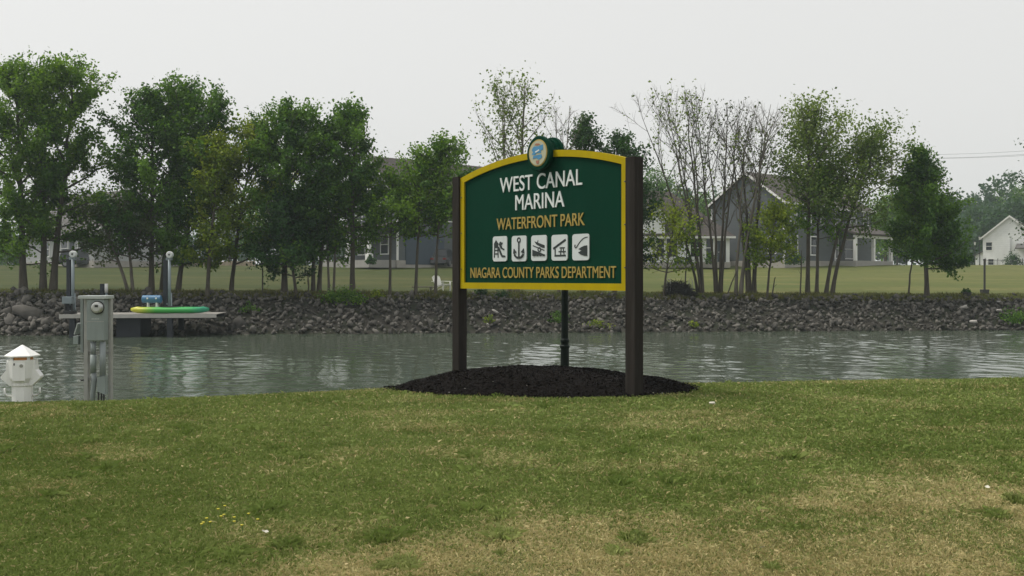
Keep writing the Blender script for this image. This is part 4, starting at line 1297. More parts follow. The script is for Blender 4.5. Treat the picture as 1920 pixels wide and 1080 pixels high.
# blue barrel on a white stand
BLUE = mat('barrel_blue', (0.045, 0.16, 0.30), 0.45, 0.12, 4)
d = D2 + 1.5
bar = thing('blue_barrel', 'blue cylinder lying on a white stand on the dock behind the kayak', 'barrel', (PX(285, d), d, dz + 0.001))
b = MB(); b.lathe([(0.15, -0.43), (0.18, -0.41), (0.18, -0.17), (0.188, -0.16), (0.188, -0.13), (0.18, -0.12), (0.18, 0.20), (0.188, 0.21), (0.188, 0.24), (0.18, 0.25), (0.18, 0.41), (0.15, 0.43)], 18, (0, 0, 0.66), 'X'); b.build('drum', BLUE, bar)
b = MB()
b.box((-0.42, -0.12, 0.20), (0.50, 0.12, 0.26))
for sx in (-0.17, 0.23):
    b.box((sx - 0.03, -0.10, 0.262), (sx + 0.03, 0.10, 0.50))
    b.box((sx - 0.03, -0.10, 0.0), (sx + 0.03, 0.10, 0.198))
b.build('stand', WHITE, bar)
for sx in (-0.15, 0.25):
    b = MB(); b.lathe([(0.045, 0.186), (0.045, 0.197)], 10, (sx, 0, 0.70), 'Y'); b.build('strap_clip', WHITE, bar)
# white capped post on the bank beyond the dock
x_, y_, z_ = bank_pt(196, 3.9)
cp = thing('mooring_post', 'short dark post with a white capped pipe beside it, above the meter box', 'post', (x_, y_, z_))
ptop = EYE - (532 - HY) / F * y_ - z_
b = MB(); b.box((-0.20, -0.08, -0.3), (-0.02, 0.08, ptop), 0.01); b.build('timber', PILE, cp)
b = MB(); b.tube([(0.09, 0, -0.3), (0.09, 0, ptop - 0.45)], 0.06, 10); b.build('pipe', PIPE, cp)
b = MB(); b.tube([(0.09, 0, ptop - 0.45), (0.09, 0, ptop)], 0.085, 12); b.build('cap', WHITE, cp)

# kayak
km = bpy.data.materials.new('kayak_plastic')
km.use_nodes = True
nt = km.node_tree
bs = nt.nodes['Principled BSDF']; bs.inputs['Roughness'].default_value = 0.4
tc = nt.nodes.new('ShaderNodeTexCoord'); sp = nt.nodes.new('ShaderNodeSeparateXYZ'); rp = nt.nodes.new('ShaderNodeValToRGB')
mr = nt.nodes.new('ShaderNodeMapRange'); mr.inputs[1].default_value = -1.75; mr.inputs[2].default_value = 1.75
nt.links.new(tc.outputs['Object'], sp.inputs[0]); nt.links.new(sp.outputs['X'], mr.inputs[0]); nt.links.new(mr.outputs[0], rp.inputs[0]); nt.links.new(rp.outputs[0], bs.inputs['Base Color'])
e = rp.color_ramp.elements
e[0].position = 0.12; e[0].color = (0.50, 0.50, 0.03, 1); e[1].position = 0.92; e[1].color = (0.02, 0.27, 0.15, 1)
for ps, c in ((0.24, (0.22, 0.42, 0.04, 1)), (0.34, (0.06, 0.38, 0.06, 1)), (0.75, (0.04, 0.36, 0.09, 1))):
    q = e.new(ps); q.color = c
d = D2 + 0.85
ky = thing('kayak', 'long kayak fading from yellow to green, lying on the dock edge', 'kayak', (PX(319, d), d, dz + 0.005), R(6))
bm = bmesh.new()
rings = []
Lk = 3.46
for i in range(25):
    u = -1 + 2 * i / 24
    e_ = max(0.0, 1 - abs(u) ** 4.5)
    wd_ = 0.34 * e_ ** 0.7 + 0.02
    zt = 0.315 + 0.0 * u + (0.02 if abs(u) > .8 else 0)
    zb_ = 0.02 + 0.13 * abs(u) ** 9
    zt = zt - 0.07 * max(0, abs(u) - 0.86) / 0.14
    ring = []
    for k in range(14):
        a = 2 * math.pi * k / 14
        cx_, sz_ = math.cos(a), math.sin(a)
        zz = (zt + zb_) / 2 + (zt - zb_) / 2 * (abs(sz_) ** 0.7 * (1 if sz_ > 0 else -1))
        ring.append(bm.verts.new((u * Lk / 2, wd_ * (abs(cx_) ** 0.8 * (1 if cx_ > 0 else -1)), zz)))
    rings.append(ring)
for a, b_ in zip(rings, rings[1:]):
    for k in range(14):
        bm.faces.new((a[k], a[(k + 1) % 14], b_[(k + 1) % 14], b_[k])).smooth = True
bm.faces.new(rings[0][::-1]); bm.faces.new(rings[-1])
bmesh.ops.recalc_face_normals(bm, faces=bm.faces)
me = bpy.data.meshes.new('hull'); bm.to_mesh(me); bm.free()
link_mesh('hull', me, km, ky)
b = MB(); b.lathe([(0.30, 0.0), (0.32, 0.02), (0.27, 0.03)], 20, (0, 0, 0.312)); cko = b.build('cockpit_rim', BLACK, ky); cko.scale = (1.5, 0.75, 1)
b = MB(); b.box((-0.02, -0.15, 0.0), (0.02, 0.15, 0.22), 0.01, Matrix.Translation((-0.38, 0, 0.26))); b.build('seat_back', BLACK, ky)
# ------------------------------------------------------------------ houses
def siding(name, col, pitch=6.5):
    m = mat(name, col, 0.7, 0.10, 0.8)
    nt = m.node_tree
    b = nt.nodes['Principled BSDF']
    tc = nt.nodes.new('ShaderNodeTexCoord'); mp = nt.nodes.new('ShaderNodeMapping')
    wv = nt.nodes.new('ShaderNodeTexWave'); wv.wave_type = 'BANDS'; wv.bands_direction = 'Z'; wv.wave_profile = 'SAW'
    wv.inputs['Scale'].default_value = pitch / 6.283 * 1.0
    nt.links.new(tc.outputs['Object'], mp.inputs[0]); nt.links.new(mp.outputs[0], wv.inputs['Vector'])
    bp = nt.nodes.new('ShaderNodeBump'); bp.inputs['Strength'].default_value = 0.8; bp.inputs['Distance'].default_value = 0.02
    nt.links.new(wv.outputs[0], bp.inputs['Height']); nt.links.new(bp.outputs[0], b.inputs['Normal'])
    return m
SID_BLUE = siding('siding_slate', (0.088, 0.100, 0.106))
SID_NAVY = siding('siding_blue', (0.085, 0.115, 0.150))
SID_WHITE = siding('siding_white', (0.72, 0.73, 0.73))
SID_GREY = siding('siding_grey', (0.36, 0.37, 0.37))
ROOF = mat('shingles_brown', (0.068, 0.058, 0.053), 0.95, 0.30, 3.5, 0.8, 12)
ROOF_G = mat('shingles_grey', (0.10, 0.095, 0.092), 0.95, 0.30, 3.5, 0.8, 12)
TRIM = mat('trim_white', (0.70, 0.70, 0.68), 0.6, 0.06, 1)
PANE = mat('window_glass', (0.020, 0.025, 0.030), 0.08)
FOUND = mat('foundation', (0.33, 0.31, 0.28), 0.9, 0.15, 1.5)
PORCHF = mat('porch_floor', (0.30, 0.29, 0.27), 0.8, 0.1, 2)
DOORM = mat('door_dark', (0.030, 0.038, 0.050), 0.5, 0.1, 2)
GARAGE = mat('garage_door_navy', (0.040, 0.060, 0.085), 0.5, 0.1, 2)

def gable(root, x0, x1, yc, wd, eave, ridge, wm, rm, over=0.35, ridge_axis='x', trim=True, z0=0.0, ends=(1, 1)):
    """block with a gabled roof, in the frame of the house; ridge along x or along y"""
    T = (lambda x, y, z: (x, y, z)) if ridge_axis == 'x' else (lambda x, y, z: (y, x, z))
    bm = bmesh.new()
    rr = []
    for x in (x0, x1):
        rr.append([bm.verts.new(T(x, yc + s * wd / 2, z)) for s, z in ((-1, z0), (1, z0), (1, eave))] + [bm.verts.new(T(x, yc, ridge))] + [bm.verts.new(T(x, yc - wd / 2, eave))])
    bm.faces.new(rr[0]); bm.faces.new(rr[1][::-1])
    for k in range(5):
        bm.faces.new((rr[0][k], rr[1][k], rr[1][(k + 1) % 5], rr[0][(k + 1) % 5]))
    bmesh.ops.recalc_face_normals(bm, faces=bm.faces)
    me = bpy.data.meshes.new('wall'); bm.to_mesh(me); bm.free()
    link_mesh('wall', me, wm, root)
    sl_ = (ridge - eave) / (wd / 2)
    th = 0.16
    for s in (-1, 1):
        b = MB()
        e_y = yc + s * (wd / 2 + over); e_z = eave - over * sl_ + 0.03
        pts = [T(x0 - over, yc, ridge + 0.03), T(x1 + over, yc, ridge + 0.03), T(x1 + over, e_y, e_z), T(x0 - over, e_y, e_z)]
        up = [(p[0], p[1], p[2] + th) for p in pts]
        vs = [b.bm.verts.new(p) for p in pts] + [b.bm.verts.new(p) for p in up]
        for q in ((3, 2, 1, 0), (4, 5, 6, 7), (0, 1, 5, 4), (1, 2, 6, 5), (2, 3, 7, 6), (3, 0, 4, 7)):
            b.bm.faces.new([vs[i] for i in q])
        rf = b.build('roof', rm, root)
        if trim:
            for x, sg, on in ((x0 - over, -1, ends[0]), (x1 + over, 1, ends[1])):
                if not on: continue
                b = MB()
                P4 = [(x, yc, ridge + 0.19), (x + sg * 0.05, yc, ridge + 0.19)]
                va = [T(x, yc, ridge + 0.20), T(x, e_y, e_z + 0.17), T(x, e_y, e_z - 0.06), T(x, yc, ridge - 0.06)]
                vb = [T(x + sg * 0.06, yc, ridge + 0.20), T(x + sg * 0.06, e_y, e_z + 0.17), T(x + sg * 0.06, e_y, e_z - 0.06), T(x + sg * 0.06, yc, ridge - 0.06)]
                A = [b.bm.verts.new(p) for p in va]; B = [b.bm.verts.new(p) for p in vb]
                b.bm.faces.new(A); b.bm.faces.new(B[::-1])
                for k in range(4): b.bm.faces.new((A[k], B[k], B[(k + 1) % 4], A[(k + 1) % 4]))
                b.build('rake_board', TRIM, rf)
            b = MB()
            xa_, xb_ = x0 - over, x1 + over
            c0, c1 = T(xa_, e_y, e_z - 0.03), T(xb_, e_y + s * 0.05, e_z + 0.15)
            b.box((min(c0[0], c1[0]), min(c0[1], c1[1]), c0[2]), (max(c0[0], c1[0]), max(c0[1], c1[1]), c1[2])); b.build('fascia', TRIM, rf)

def win(root, c, w_, h_, face, name='window', fm=None, pm=None, bars=True):
    """window on a wall facing -x, +x or -y of the house frame; c = centre on the wall plane"""
    fm = fm or TRIM; pm = pm or PANE
    cx_, cy_, cz_ = c
    M = {'-y': Matrix.Translation(c), '-x': Matrix.Translation(c) @ Matrix.Rotation(R(-90), 4, 'Z'), '+x': Matrix.Translation(c) @ Matrix.Rotation(R(90), 4, 'Z'), '+y': Matrix.Translation(c) @ Matrix.Rotation(R(180), 4, 'Z')}[face]
    b = MB(); t = 0.11
    b.box((-w_ / 2 - t, -0.05, -h_ / 2 - t), (w_ / 2 + t, 0.02, -h_ / 2), M=M); b.box((-w_ / 2 - t, -0.05, h_ / 2), (w_ / 2 + t, 0.02, h_ / 2 + t), M=M)
    b.box((-w_ / 2 - t, -0.05, -h_ / 2 + .001), (-w_ / 2, 0.02, h_ / 2 - .001), M=M); b.box((w_ / 2, -0.05, -h_ / 2 + .001), (w_ / 2 + t, 0.02, h_ / 2 - .001), M=M)
    if bars: b.box((-w_ / 2 + .001, -0.035, -0.03), (w_ / 2 - .001, 0.015, 0.03), M=M)
    f = b.build(name, fm, root)
    b = MB(); b.box((-w_ / 2, -0.02, -h_ / 2), (w_ / 2, 0.01, h_ / 2), M=M); b.build('pane', pm, f)
    return f

def boxpart(root, name, a, b_, m, bevel=0.0):
    b = MB(); b.box(a, b_, bevel); return b.build(name, m, root)

def house(name, label, x, y, rz, group='houses beyond the far lawn'):
    return thing(name, label, 'house', (x, y, HOUSE_Z - 0.05), rz, group)

# grey-blue house on the right with the porch
h4 = house('house', 'slate blue house with a tall white edged gable and right hand porch, behind thin trees', PX(1400, 97), 97, R(41.3))
gable(h4, 0, 9, 0, 8.6, 6.0, 9.0, SID_BLUE, ROOF, ends=(1, 1))
gable(h4, 9.02, 18, 0.6, 7.8, 5.9, 8.2, SID_BLUE, ROOF, ends=(0, 1))
boxpart(h4, 'foundation', (-0.05, -4.36, -0.3), (18.05, 4.56, 0.42), FOUND)
boxpart(h4, 'porch_floor', (8.2, -7.0, -0.3), (15.6, -4.37, 0.45), PORCHF)
b = MB(); b.poly3([(8.0, -7.3, 3.15), (15.8, -7.3, 3.15), (15.8, -3.2, 4.45), (8.0, -3.2, 4.45)], 0.18); b.build('porch_roof', ROOF, h4)
boxpart(h4, 'porch_beam', (8.2, -6.98, 2.72), (15.6, -6.72, 2.98), TRIM)
for xx in (8.4, 11.9, 15.4):
    boxpart(h4, 'column', (xx - 0.15, -6.98, 0.452), (xx + 0.15, -6.70, 2.718), TRIM)
for xx, ww in ((10.6, 1.1), (13.3, 1.6)):
    win(h4, (xx, -3.31, 1.75), ww, 1.9, '-y')
f = boxpart(h4, 'door', (11.6, -3.36, 0.46), (12.5, -3.28, 2.5), DOORM); boxpart(f, 'handle', (12.36, -3.42, 1.4), (12.42, -3.362, 1.5), SILVER)
for xx in (1.5, 4.0, 6.8): win(h4, (xx, -4.31, 4.8), 0.9, 1.4, '-y')
for xx in (1.6, 5.0): win(h4, (xx, -4.31, 1.9), 1.0, 1.7, '-y')
for xx in (11.0, 14.2, 16.8): win(h4, (xx, -3.31, 5.05), 0.95, 1.2, '-y')
win(h4, (0, -2.9, 1.9), 0.8, 1.5, '-x')
for yy in (-4.3, 4.16): boxpart(h4, 'corner_board', (-0.04, yy - 0.02, 0.43), (0.10, yy + 0.16, 5.7), TRIM)
for xx in (9.04,): boxpart(h4, 'corner_board', (8.86, -4.36, 0.43), (9.03, -4.24, 5.7), TRIM)

# low white house with the hipped brown roof
D3 = 92.0
h3 = house('house', 'low white house with a hipped brown roof, between the sign and the slate blue house', PX(1200, D3), D3, 0)
W3 = PX(1368, D3) - PX(1200, D3)
boxpart(h3, 'wall', (0, 0, 0), (W3, 8, 2.75), SID_WHITE)
boxpart(h3, 'foundation', (-0.05, -0.06, -0.3), (W3 + 0.06, 8.05, 0.22), FOUND)
b = MB()
ov = 0.45
C = [(-ov, -ov, 2.62), (W3 + ov, -ov, 2.62), (W3 + ov, 8 + ov, 2.62), (-ov, 8 + ov, 2.62)]
Rg = [(0.8, 4.0, 7.2), (3.4, 4.0, 7.2)]
vs = [b.bm.verts.new(p) for p in C + Rg] + [b.bm.verts.new((p[0], p[1], p[2] - 0.2)) for p in C]
for q in ((0, 1, 5, 4), (1, 2, 5), (2, 3, 4, 5), (3, 0, 4), (0, 6, 7, 1), (1, 7, 8, 2), (2, 8, 9, 3), (3, 9, 6, 0), (9, 8, 7, 6)):
    b.bm.faces.new([vs[i] for i in q])
rf = b.build('roof', ROOF, h3)
boxpart(rf, 'fascia', (-ov - 0.03, -ov - 0.05, 2.42), (W3 + ov + 0.03, -ov - 0.002, 2.61), TRIM)
gable(h3, -0.2, 3.2, 1.0, 2.6, 4.3, 5.7, SID_WHITE, ROOF, ridge_axis='y', z0=2.8, over=0.25, ends=(1, 0))
for a_, b_ in ((1231, 1246), (1249, 1270), (1294, 1318), (1323, 1338)):
    win(h3, (PX((a_ + b_) / 2, D3) - PX(1200, D3), 0.0, 1.55), (b_ - a_) / F * D3 - 0.1, 1.65, '-y')
f = boxpart(h3, 'door', (7.2, -0.05, 0.23), (8.0, -0.002, 2.2), DOORM); boxpart(f, 'handle', (7.3, -0.09, 1.1), (7.36, -0.052, 1.2), SILVER)

# grey-blue house left of the sign
h2 = house('house', 'grey blue house with a white column porch and dark garage, left of the sign', PX(695, 95), 95, R(41.3))
gable(h2, 0, 14, 0, 9.0, 6.2, 10.3, SID_BLUE, ROOF)
boxpart(h2, 'foundation', (-0.05, -4.56, -0.3), (14.05, 4.55, 0.38), FOUND)
f = boxpart(h2, 'garage_door', (0.9, -4.58, 0.0), (5.4, -4.48, 2.9), GARAGE)
for i in range(4): boxpart(f, 'panel', (1.0, -4.60, 0.08 + i * 0.7), (5.3, -4.582, 0.70 + i * 0.7), GARAGE)
for yy in (-4.5, 4.36): boxpart(h2, 'corner_board', (-0.04, yy - 0.03, 0.39), (0.12, yy + 0.14, 5.9), TRIM)
boxpart(h2, 'porch_floor', (-3.0, -4.3, -0.3), (-0.06, 4.3, 0.40), PORCHF)
b = MB(); b.poly3([(-3.3, 4.6, 3.2), (-3.3, -4.6, 3.2), (0.2, -4.6, 4.0), (0.2, 4.6, 4.0)], 0.18); b.build('porch_roof', ROOF, h2)
boxpart(h2, 'porch_beam', (-2.98, -4.3, 2.78), (-2.74, 4.3, 3.02), TRIM)
for yy in (-4.1, -0.6, 3.9):
    boxpart(h2, 'column', (-2.98, yy - 0.16, 0.402), (-2.70, yy + 0.16, 2.778), TRIM)
    boxpart(h2, 'column_base', (-3.08, yy - 0.30, 0.401), (-2.60, yy + 0.30, 0.95), TRIM)
for yy in (-2.4, 1.6): win(h2, (0, yy, 1.9), 1.2, 1.7, '-x')
for yy in (-2.2, 2.0): win(h2, (0, yy, 5.1), 1.0, 1.4, '-x')
win(h2, (0, 0, 7.8), 0.8, 0.9, '-x')
for xx in (2, 6, 10.5): win(h2, (xx, -4.51, 4.9), 1.0, 1.3, '-y')
win(h2, (9.5, -4.51, 1.9), 1.2, 1.6, '-y')

# pale grey house at the far left
h1 = house('house', 'pale grey house with a steep grey roof, glimpsed between the trees at the far left', PX(262, 95), 95, R(138.7))
gable(h1, 0, 15, 0, 9.0, 2.9, 7.2, SID_GREY, ROOF_G)
boxpart(h1, 'foundation', (-0.05, -4.55, -0.3), (15.05, 4.55, 0.35), FOUND)
for yy in (-2.2, 2.2): win(h1, (0, yy, 1.7), 1.2, 1.5, '-x')
win(h1, (0, 0, 4.6), 1.0, 1.2, '-x')
for xx in (2.5, 6, 10): win(h1, (xx, 4.51, 1.6), 1.3, 1.4, '+y')
f = boxpart(h1, 'door', (4.0, 4.5, 0.36), (4.9, 4.56, 2.35), DOORM)

# white gabled house at the far right
h5 = house('house', 'white gabled house at the far right, farther off than the others', PX(1893, 140), 140, R(58))
gable(h5, 0, 10, 0, 6.9, 4.5, 7.4, SID_WHITE, ROOF_G, over=0.3)
boxpart(h5, 'foundation', (-0.05, -3.5, -0.3), (10.05, 3.5, 0.3), FOUND)
win(h5, (0, 2.65, 3.25), 0.75, 1.1, '-x')
win(h5, (0, 2.4, 1.0), 0.7, 0.8, '-x')
win(h5, (0, -0.6, 1.2), 0.8, 1.0, '-x')
b = MB(); b.prism([(3.46, 0.0), (4.5, 0.0), (4.5, 1.9), (3.46, 2.5)], 0.3, 6.0); lt = b.build('wall', SID_WHITE, h5)
lt.rotation_euler = (0, 0, R(90)); lt.location = (6.3, 0, 0)
b = MB(); b.poly3([(0.0, 3.46, 2.62), (6.3, 3.46, 2.62), (6.3, 4.75, 1.88), (0.0, 4.75, 1.88)], 0.12); b.build('roof', ROOF_G, h5)
boxpart(h5, 'porch_floor', (-2.4, -6.0, -0.3), (-0.06, -1.2, 0.35), PORCHF)
b = MB(); b.poly3([(-2.7, -6.2, 2.9), (-2.7, -0.9, 2.9), (0.1, -0.9, 3.6), (0.1, -6.2, 3.6)], -0.15); b.build('porch_roof', ROOF_G, h5)
for yy in (-1.4, -3.6, -5.8): boxpart(h5, 'column', (-2.36, yy - 0.1, 0.352), (-2.14, yy + 0.1, 2.85), TRIM)
b = MB(); b.tube([(-0.08, -0.1, 0.3), (-0.08, -0.1, 4.6)], 0.06, 6); b.build('downspout', SID_GREY, h5)

# low tan garden wall and patio strip behind the left trees
gw = thing('garden_wall', 'low tan stone wall beyond the lawn, behind the left trees', 'wall', (PX(410, 98), 98, HOUSE_Z))
TAN = mat('tan_stone', (0.36, 0.30, 0.22), 0.9, 0.2, 2)
for i in range(12):
    boxpart(gw, 'block', (-3.6 + i * 0.6, 0, -0.4), (-3.6 + i * 0.6 + 0.58, 0.35, 0.32 + 0.015 * (i % 3)), TAN, 0.02)

# ------------------------------------------------------------------ parked cars
CARP = mat('car_paint_dark', (0.016, 0.018, 0.022), 0.25, coat=0.5)
RIM = mat('rim_grey', (0.25, 0.25, 0.26), 0.4, metal=0.6)
REDL = mat('tail_light', (0.22, 0.015, 0.012), 0.3)
def car(label, x, y, rz):
    t = thing('parked_car', label, 'car', (x, y, float(far_z(x, y)) if y < 100 else HOUSE_Z), rz, 'cars parked by the houses')
    bm = bmesh.new()
    prof_ = [(-2.25, .45, .82), (-2.2, .95, .86), (-1.9, 1.02, .88), (-0.9, 1.02, .90), (1.0, 1.02, .90), (2.05, .88, .84), (2.28, .62, .80)]
    rings = []
    for x_, zt, hw in prof_:
        rings.append([bm.verts.new(p) for p in ((x_, -hw, .28), (x_, -hw - .02, .62), (x_, -hw + .05, zt), (x_, hw - .05, zt), (x_, hw + .02, .62), (x_, hw, .28))])
    for a, b_ in zip(rings, rings[1:]):
        for k in range(6): bm.faces.new((a[k], a[(k + 1) % 6], b_[(k + 1) % 6], b_[k]))
    bm.faces.new(rings[0][::-1]); bm.faces.new(rings[-1])
    bmesh.ops.recalc_face_normals(bm, faces=bm.faces)
    bmesh.ops.bevel(bm, geom=list(bm.edges), offset=0.05, segments=2, affect='EDGES')
    me = bpy.data.meshes.new('body'); bm.to_mesh(me); bm.free(); link_mesh('body', me, CARP, t)
    bm = bmesh.new(); rings = []
    for x_, zt, hw in ((-2.0, 1.05, .78), (-1.75, 1.60, .66), (0.2, 1.66, .68), (1.05, 1.05, .80)):
        rings.append([bm.verts.new(p) for p in ((x_, -.82, 1.0), (x_, -hw, zt), (x_, hw, zt), (x_, .82, 1.0))])
    for a, b_ in zip(rings, rings[1:]):
        for k in range(4): bm.faces.new((a[k], a[(k + 1) % 4], b_[(k + 1) % 4], b_[k]))
    bm.faces.new(rings[0][::-1]); bm.faces.new(rings[-1])
    bmesh.ops.recalc_face_normals(bm, faces=bm.faces)
    me = bpy.data.meshes.new('window'); bm.to_mesh(me); bm.free(); link_mesh('window', me, PANE, t)
    boxpart(t, 'roof', (-1.72, -.64, 1.61), (0.18, .64, 1.70), CARP, 0.02)
    for sx in (-1.42, 1.42):
        for sy in (-.82, .82):
            b = MB(); b.lathe([(0.22, -0.11), (0.33, -0.10), (0.35, -0.06), (0.35, 0.06), (0.33, 0.10), (0.22, 0.11)], 18, (sx, sy, 0.35), 'Y'); wh = b.build('wheel', BLACK, t)
            b = MB(); b.lathe([(0.21, -0.115), (0.21, 0.115)], 12, (sx, sy, 0.35), 'Y'); b.build('rim', RIM, wh)
    for sy in (-.62, .62):
        boxpart(t, 'tail_light', (-2.30, sy - .16, .66), (-2.235, sy + .16, .82), REDL, 0.01)
        boxpart(t, 'headlight', (2.22, sy - .16, .60), (2.285, sy + .16, .72), SILVER, 0.01)
car('dark car parked end-on by the grey blue house, left of the sign post', PX(834, 96), 96, R(78))
car('dark car seen side-on by the pale grey house at the far left', PX(158, 93), 93, R(8))

# ------------------------------------------------------------------ garden things on the far lawn
def lawn_far(px, py, d0=57.0):
    d = d0
    q = np.linspace(52, 110, 600)
    for _ in range(4):
        x = PX(px, d)
        yy = HY - (far_z(np.full(600, x), q) - EYE) / q * F
        k = int(np.argmin(np.abs(yy - py) + (q < bank_y(x) + TOP_S) * 50)); d = float(q[k])
    return PX(px, d), d, float(far_z(PX(px, d), d))
x_, y_, z_ = lawn_far(829, 546)
ch = thing('garden_chair', 'white slatted garden chair on the far lawn, left of the sign', 'chair', (x_, y_, z_), R(-38))
for i in range(6):
    yy = -0.25 + i * 0.1
    hh = 0.98 - 0.06 * abs(i - 2.5)
    b = MB(); b.bar((-0.26, yy, 0.30), (-0.50, yy * 1.15, hh), 0.085, 0.02, (0, 1, 0)); b.build('back_slat', WHITE, ch)
for i in range(5):
    xx = -0.24 + i * 0.12
    b = MB(); b.box((xx, -0.28, 0.30 + i * 0.022), (xx + 0.10, 0.28, 0.325 + i * 0.022)); b.build('seat_slat', WHITE, ch)
for sy in (-1, 1):
    b = MB(); b.box((-0.45, sy * 0.36 - 0.07, 0.56), (0.42, sy * 0.36 + 0.07, 0.585), 0.004); b.build('armrest', WHITE, ch)
    b = MB(); b.box((0.30, sy * 0.31 - 0.015, 0), (0.39, sy * 0.31 + 0.015, 0.558)); b.build('leg', WHITE, ch)
    b = MB(); b.bar((-0.62, sy * 0.30, 0.05), (0.30, sy * 0.30, 0.36), 0.025, 0.11, (0, 1, 0)); b.build('leg', WHITE, ch)
x_, y_, z_ = lawn_far(793, 547)
lb = thing('low_bench', 'low weathered grey plank bench left of the white garden chair', 'bench', (x_, y_, z_), R(-4))
GREYW = mat('weathered_wood', (0.17, 0.16, 0.14), 0.9, 0.2, 5)
b = MB(); b.box((-0.62, -0.16, 0.24), (0.62, 0.16, 0.30), 0.01); b.build('seat', GREYW, lb)
for sx in (-0.45, 0.45): boxpart(lb, 'leg', (sx - 0.05, -0.13, -0.05), (sx + 0.05, 0.13, 0.238), GREYW)

x_, y_, z_ = lawn_far(1275, 553)
bp_ = thing('brush_pile', 'dark heap of cut brush at the top of the stone bank right of the sign', 'brush pile', (x_, y_, z_))
rng = np.random.RandomState(3)
polys = []
for i in range(420):
    u = rng.uniform(-1, 1); c = np.array([u * 0.75, rng.normal() * 0.2, 0]); hmax = 0.72 * (1 - ((u + 0.25) / 1.3) ** 2)
    c[2] = rng.uniform(0, max(0.1, hmax)); dv = np.array([rng.normal(), rng.normal() * 0.5, rng.normal() * 0.35]); dv *= 0.28 / np.linalg.norm(dv)
    polys.append((np.stack([c - dv, c, c + dv + rng.normal(size=3) * 0.04]), [0.016, 0.014, 0.007]))
V, Q, _ = tube_arrays(polys, 4)
o = link_mesh('twigs', np_mesh('twigs', V, Q), mat('brush_dark', (0.022, 0.020, 0.017), 0.9), bp_); o['kind'] = 'stuff'
for px, lb_ in ((1253, 'metal hoop handrail at the bank top, left of the dark brush pile'), (1294, 'metal hoop handrail at the bank top, right of the dark brush pile')):
    x_, y_, z_ = lawn_far(px, 552)
    t = thing('handrail', lb_, 'handrail', (x_, y_ - 0.15, z_), 0, 'ladder handrails at the bank top')
    b = MB(); b.tube([(-0.09, 0, -0.3), (-0.09, 0, 0.75), (-0.05, 0, 0.83), (0.05, 0, 0.83), (0.09, 0, 0.75), (0.09, 0, -0.3)], 0.02, 6); b.build('rail', GALV, t)

x_, y_, z_ = lawn_far(1846, 551)
bo = thing('garden_post', 'dark post rising from a square planter at the right end of the far lawn', 'post', (x_, y_, z_))
hp = EYE - (485 - HY) / F * y_ - z_
b = MB(); b.prism([(-0.17, 0), (0.17, 0), (0.21, 0.26), (-0.21, 0.26)], -0.18, 0.18); b.build('planter', DGREY, bo)
b = MB(); b.lathe([(0.06, 0.2), (0.06, hp - 0.12), (0.08, hp - 0.10), (0.08, hp - 0.02), (0.03, hp)], 10); b.build('pole', DGREY, bo)
x_, y_, z_ = lawn_far(1813, 554)
pl = shrub('potted_shrub', 'round dark potted shrub left of the garden post on the far lawn', (x_, y_, z_ + 0.12), 0.27, 0.27, 0.28, 300, 'deep', 0.08, seed=17)
b = MB(); b.lathe([(0.18, -0.14), (0.25, 0.06), (0.22, 0.065)], 14); b.build('pot', DGREY, pl)
LAMPB = mat('lamp_black', (0.02, 0.022, 0.022), 0.4)
for px, py, d, lb_ in ((1837, 442, 118, 'taller distant lamp post near the white gabled house'), (1828, 452, 121, 'shorter distant lamp post left of its neighbour, near the white gabled house')):
    z0 = HOUSE_Z; hh = EYE + (HY - py) / F * d - z0
    lamp_post((PX(px, d), d, z0), hh, lb_, 'street lamps by the white house', m=LAMPB, flare=False)
# iron fence before the white house
fn = thing('iron_fence', 'low black iron fence in front of the white gabled house', 'fence', (PX(1848, 128), 128, HOUSE_Z))
Lf = PX(1960, 128) - PX(1848, 128)
for i in range(40):
    u = Lf * i / 39
    th = 0.035 if i % 8 == 0 else 0.012
    boxpart(fn, 'post' if i % 8 == 0 else 'picket', (u - th, -th, -0.1), (u + th, th, 1.2 if i % 8 == 0 else 1.05), LAMPB)
for zz in (0.2, 0.95): boxpart(fn, 'rail', (0, 0.04, zz), (Lf, 0.07, zz + 0.04), LAMPB)
def yard_shrub(px, d, rx, h, lm, lb_, seed):
    shrub('yard_shrub', lb_, (PX(px, d), d, HOUSE_Z), rx, rx * 0.8, h, int(900 * rx), lm, 0.17, group='shrubs in front of the houses', seed=seed)
yard_shrub(1899, 130, 1.35, 2.1, 'deep', 'dark shrub in front of the white gabled house', 31)
yard_shrub(1272, 91, 0.45, 0.8, 'dark', 'small dark shrub under the left windows of the low white house', 32)
yard_shrub(1333, 91, 0.5, 1.1, 'dark', 'taller dark shrub under the right windows of the low white house', 33)
yard_shrub(1290, 91, 0.4, 0.75, 'deep', 'small round shrub in the middle of the low white house front', 34)
yard_shrub(1490, 92.0, 0.8, 0.9, 'deep', 'dark shrub at the foot of the slate blue house', 35)
yard_shrub(696, 88.5, 0.5, 0.7, 'deep', 'small dark shrub by the white column porch', 36)
yard_shrub(15, 92.0, 1.3, 1.6, 'dark', 'green shrub by the pale grey house at the far left', 37)
yard_shrub(345, 94.0, 0.9, 1.0, 'deep', 'dark shrub left of the low tan garden wall', 38)

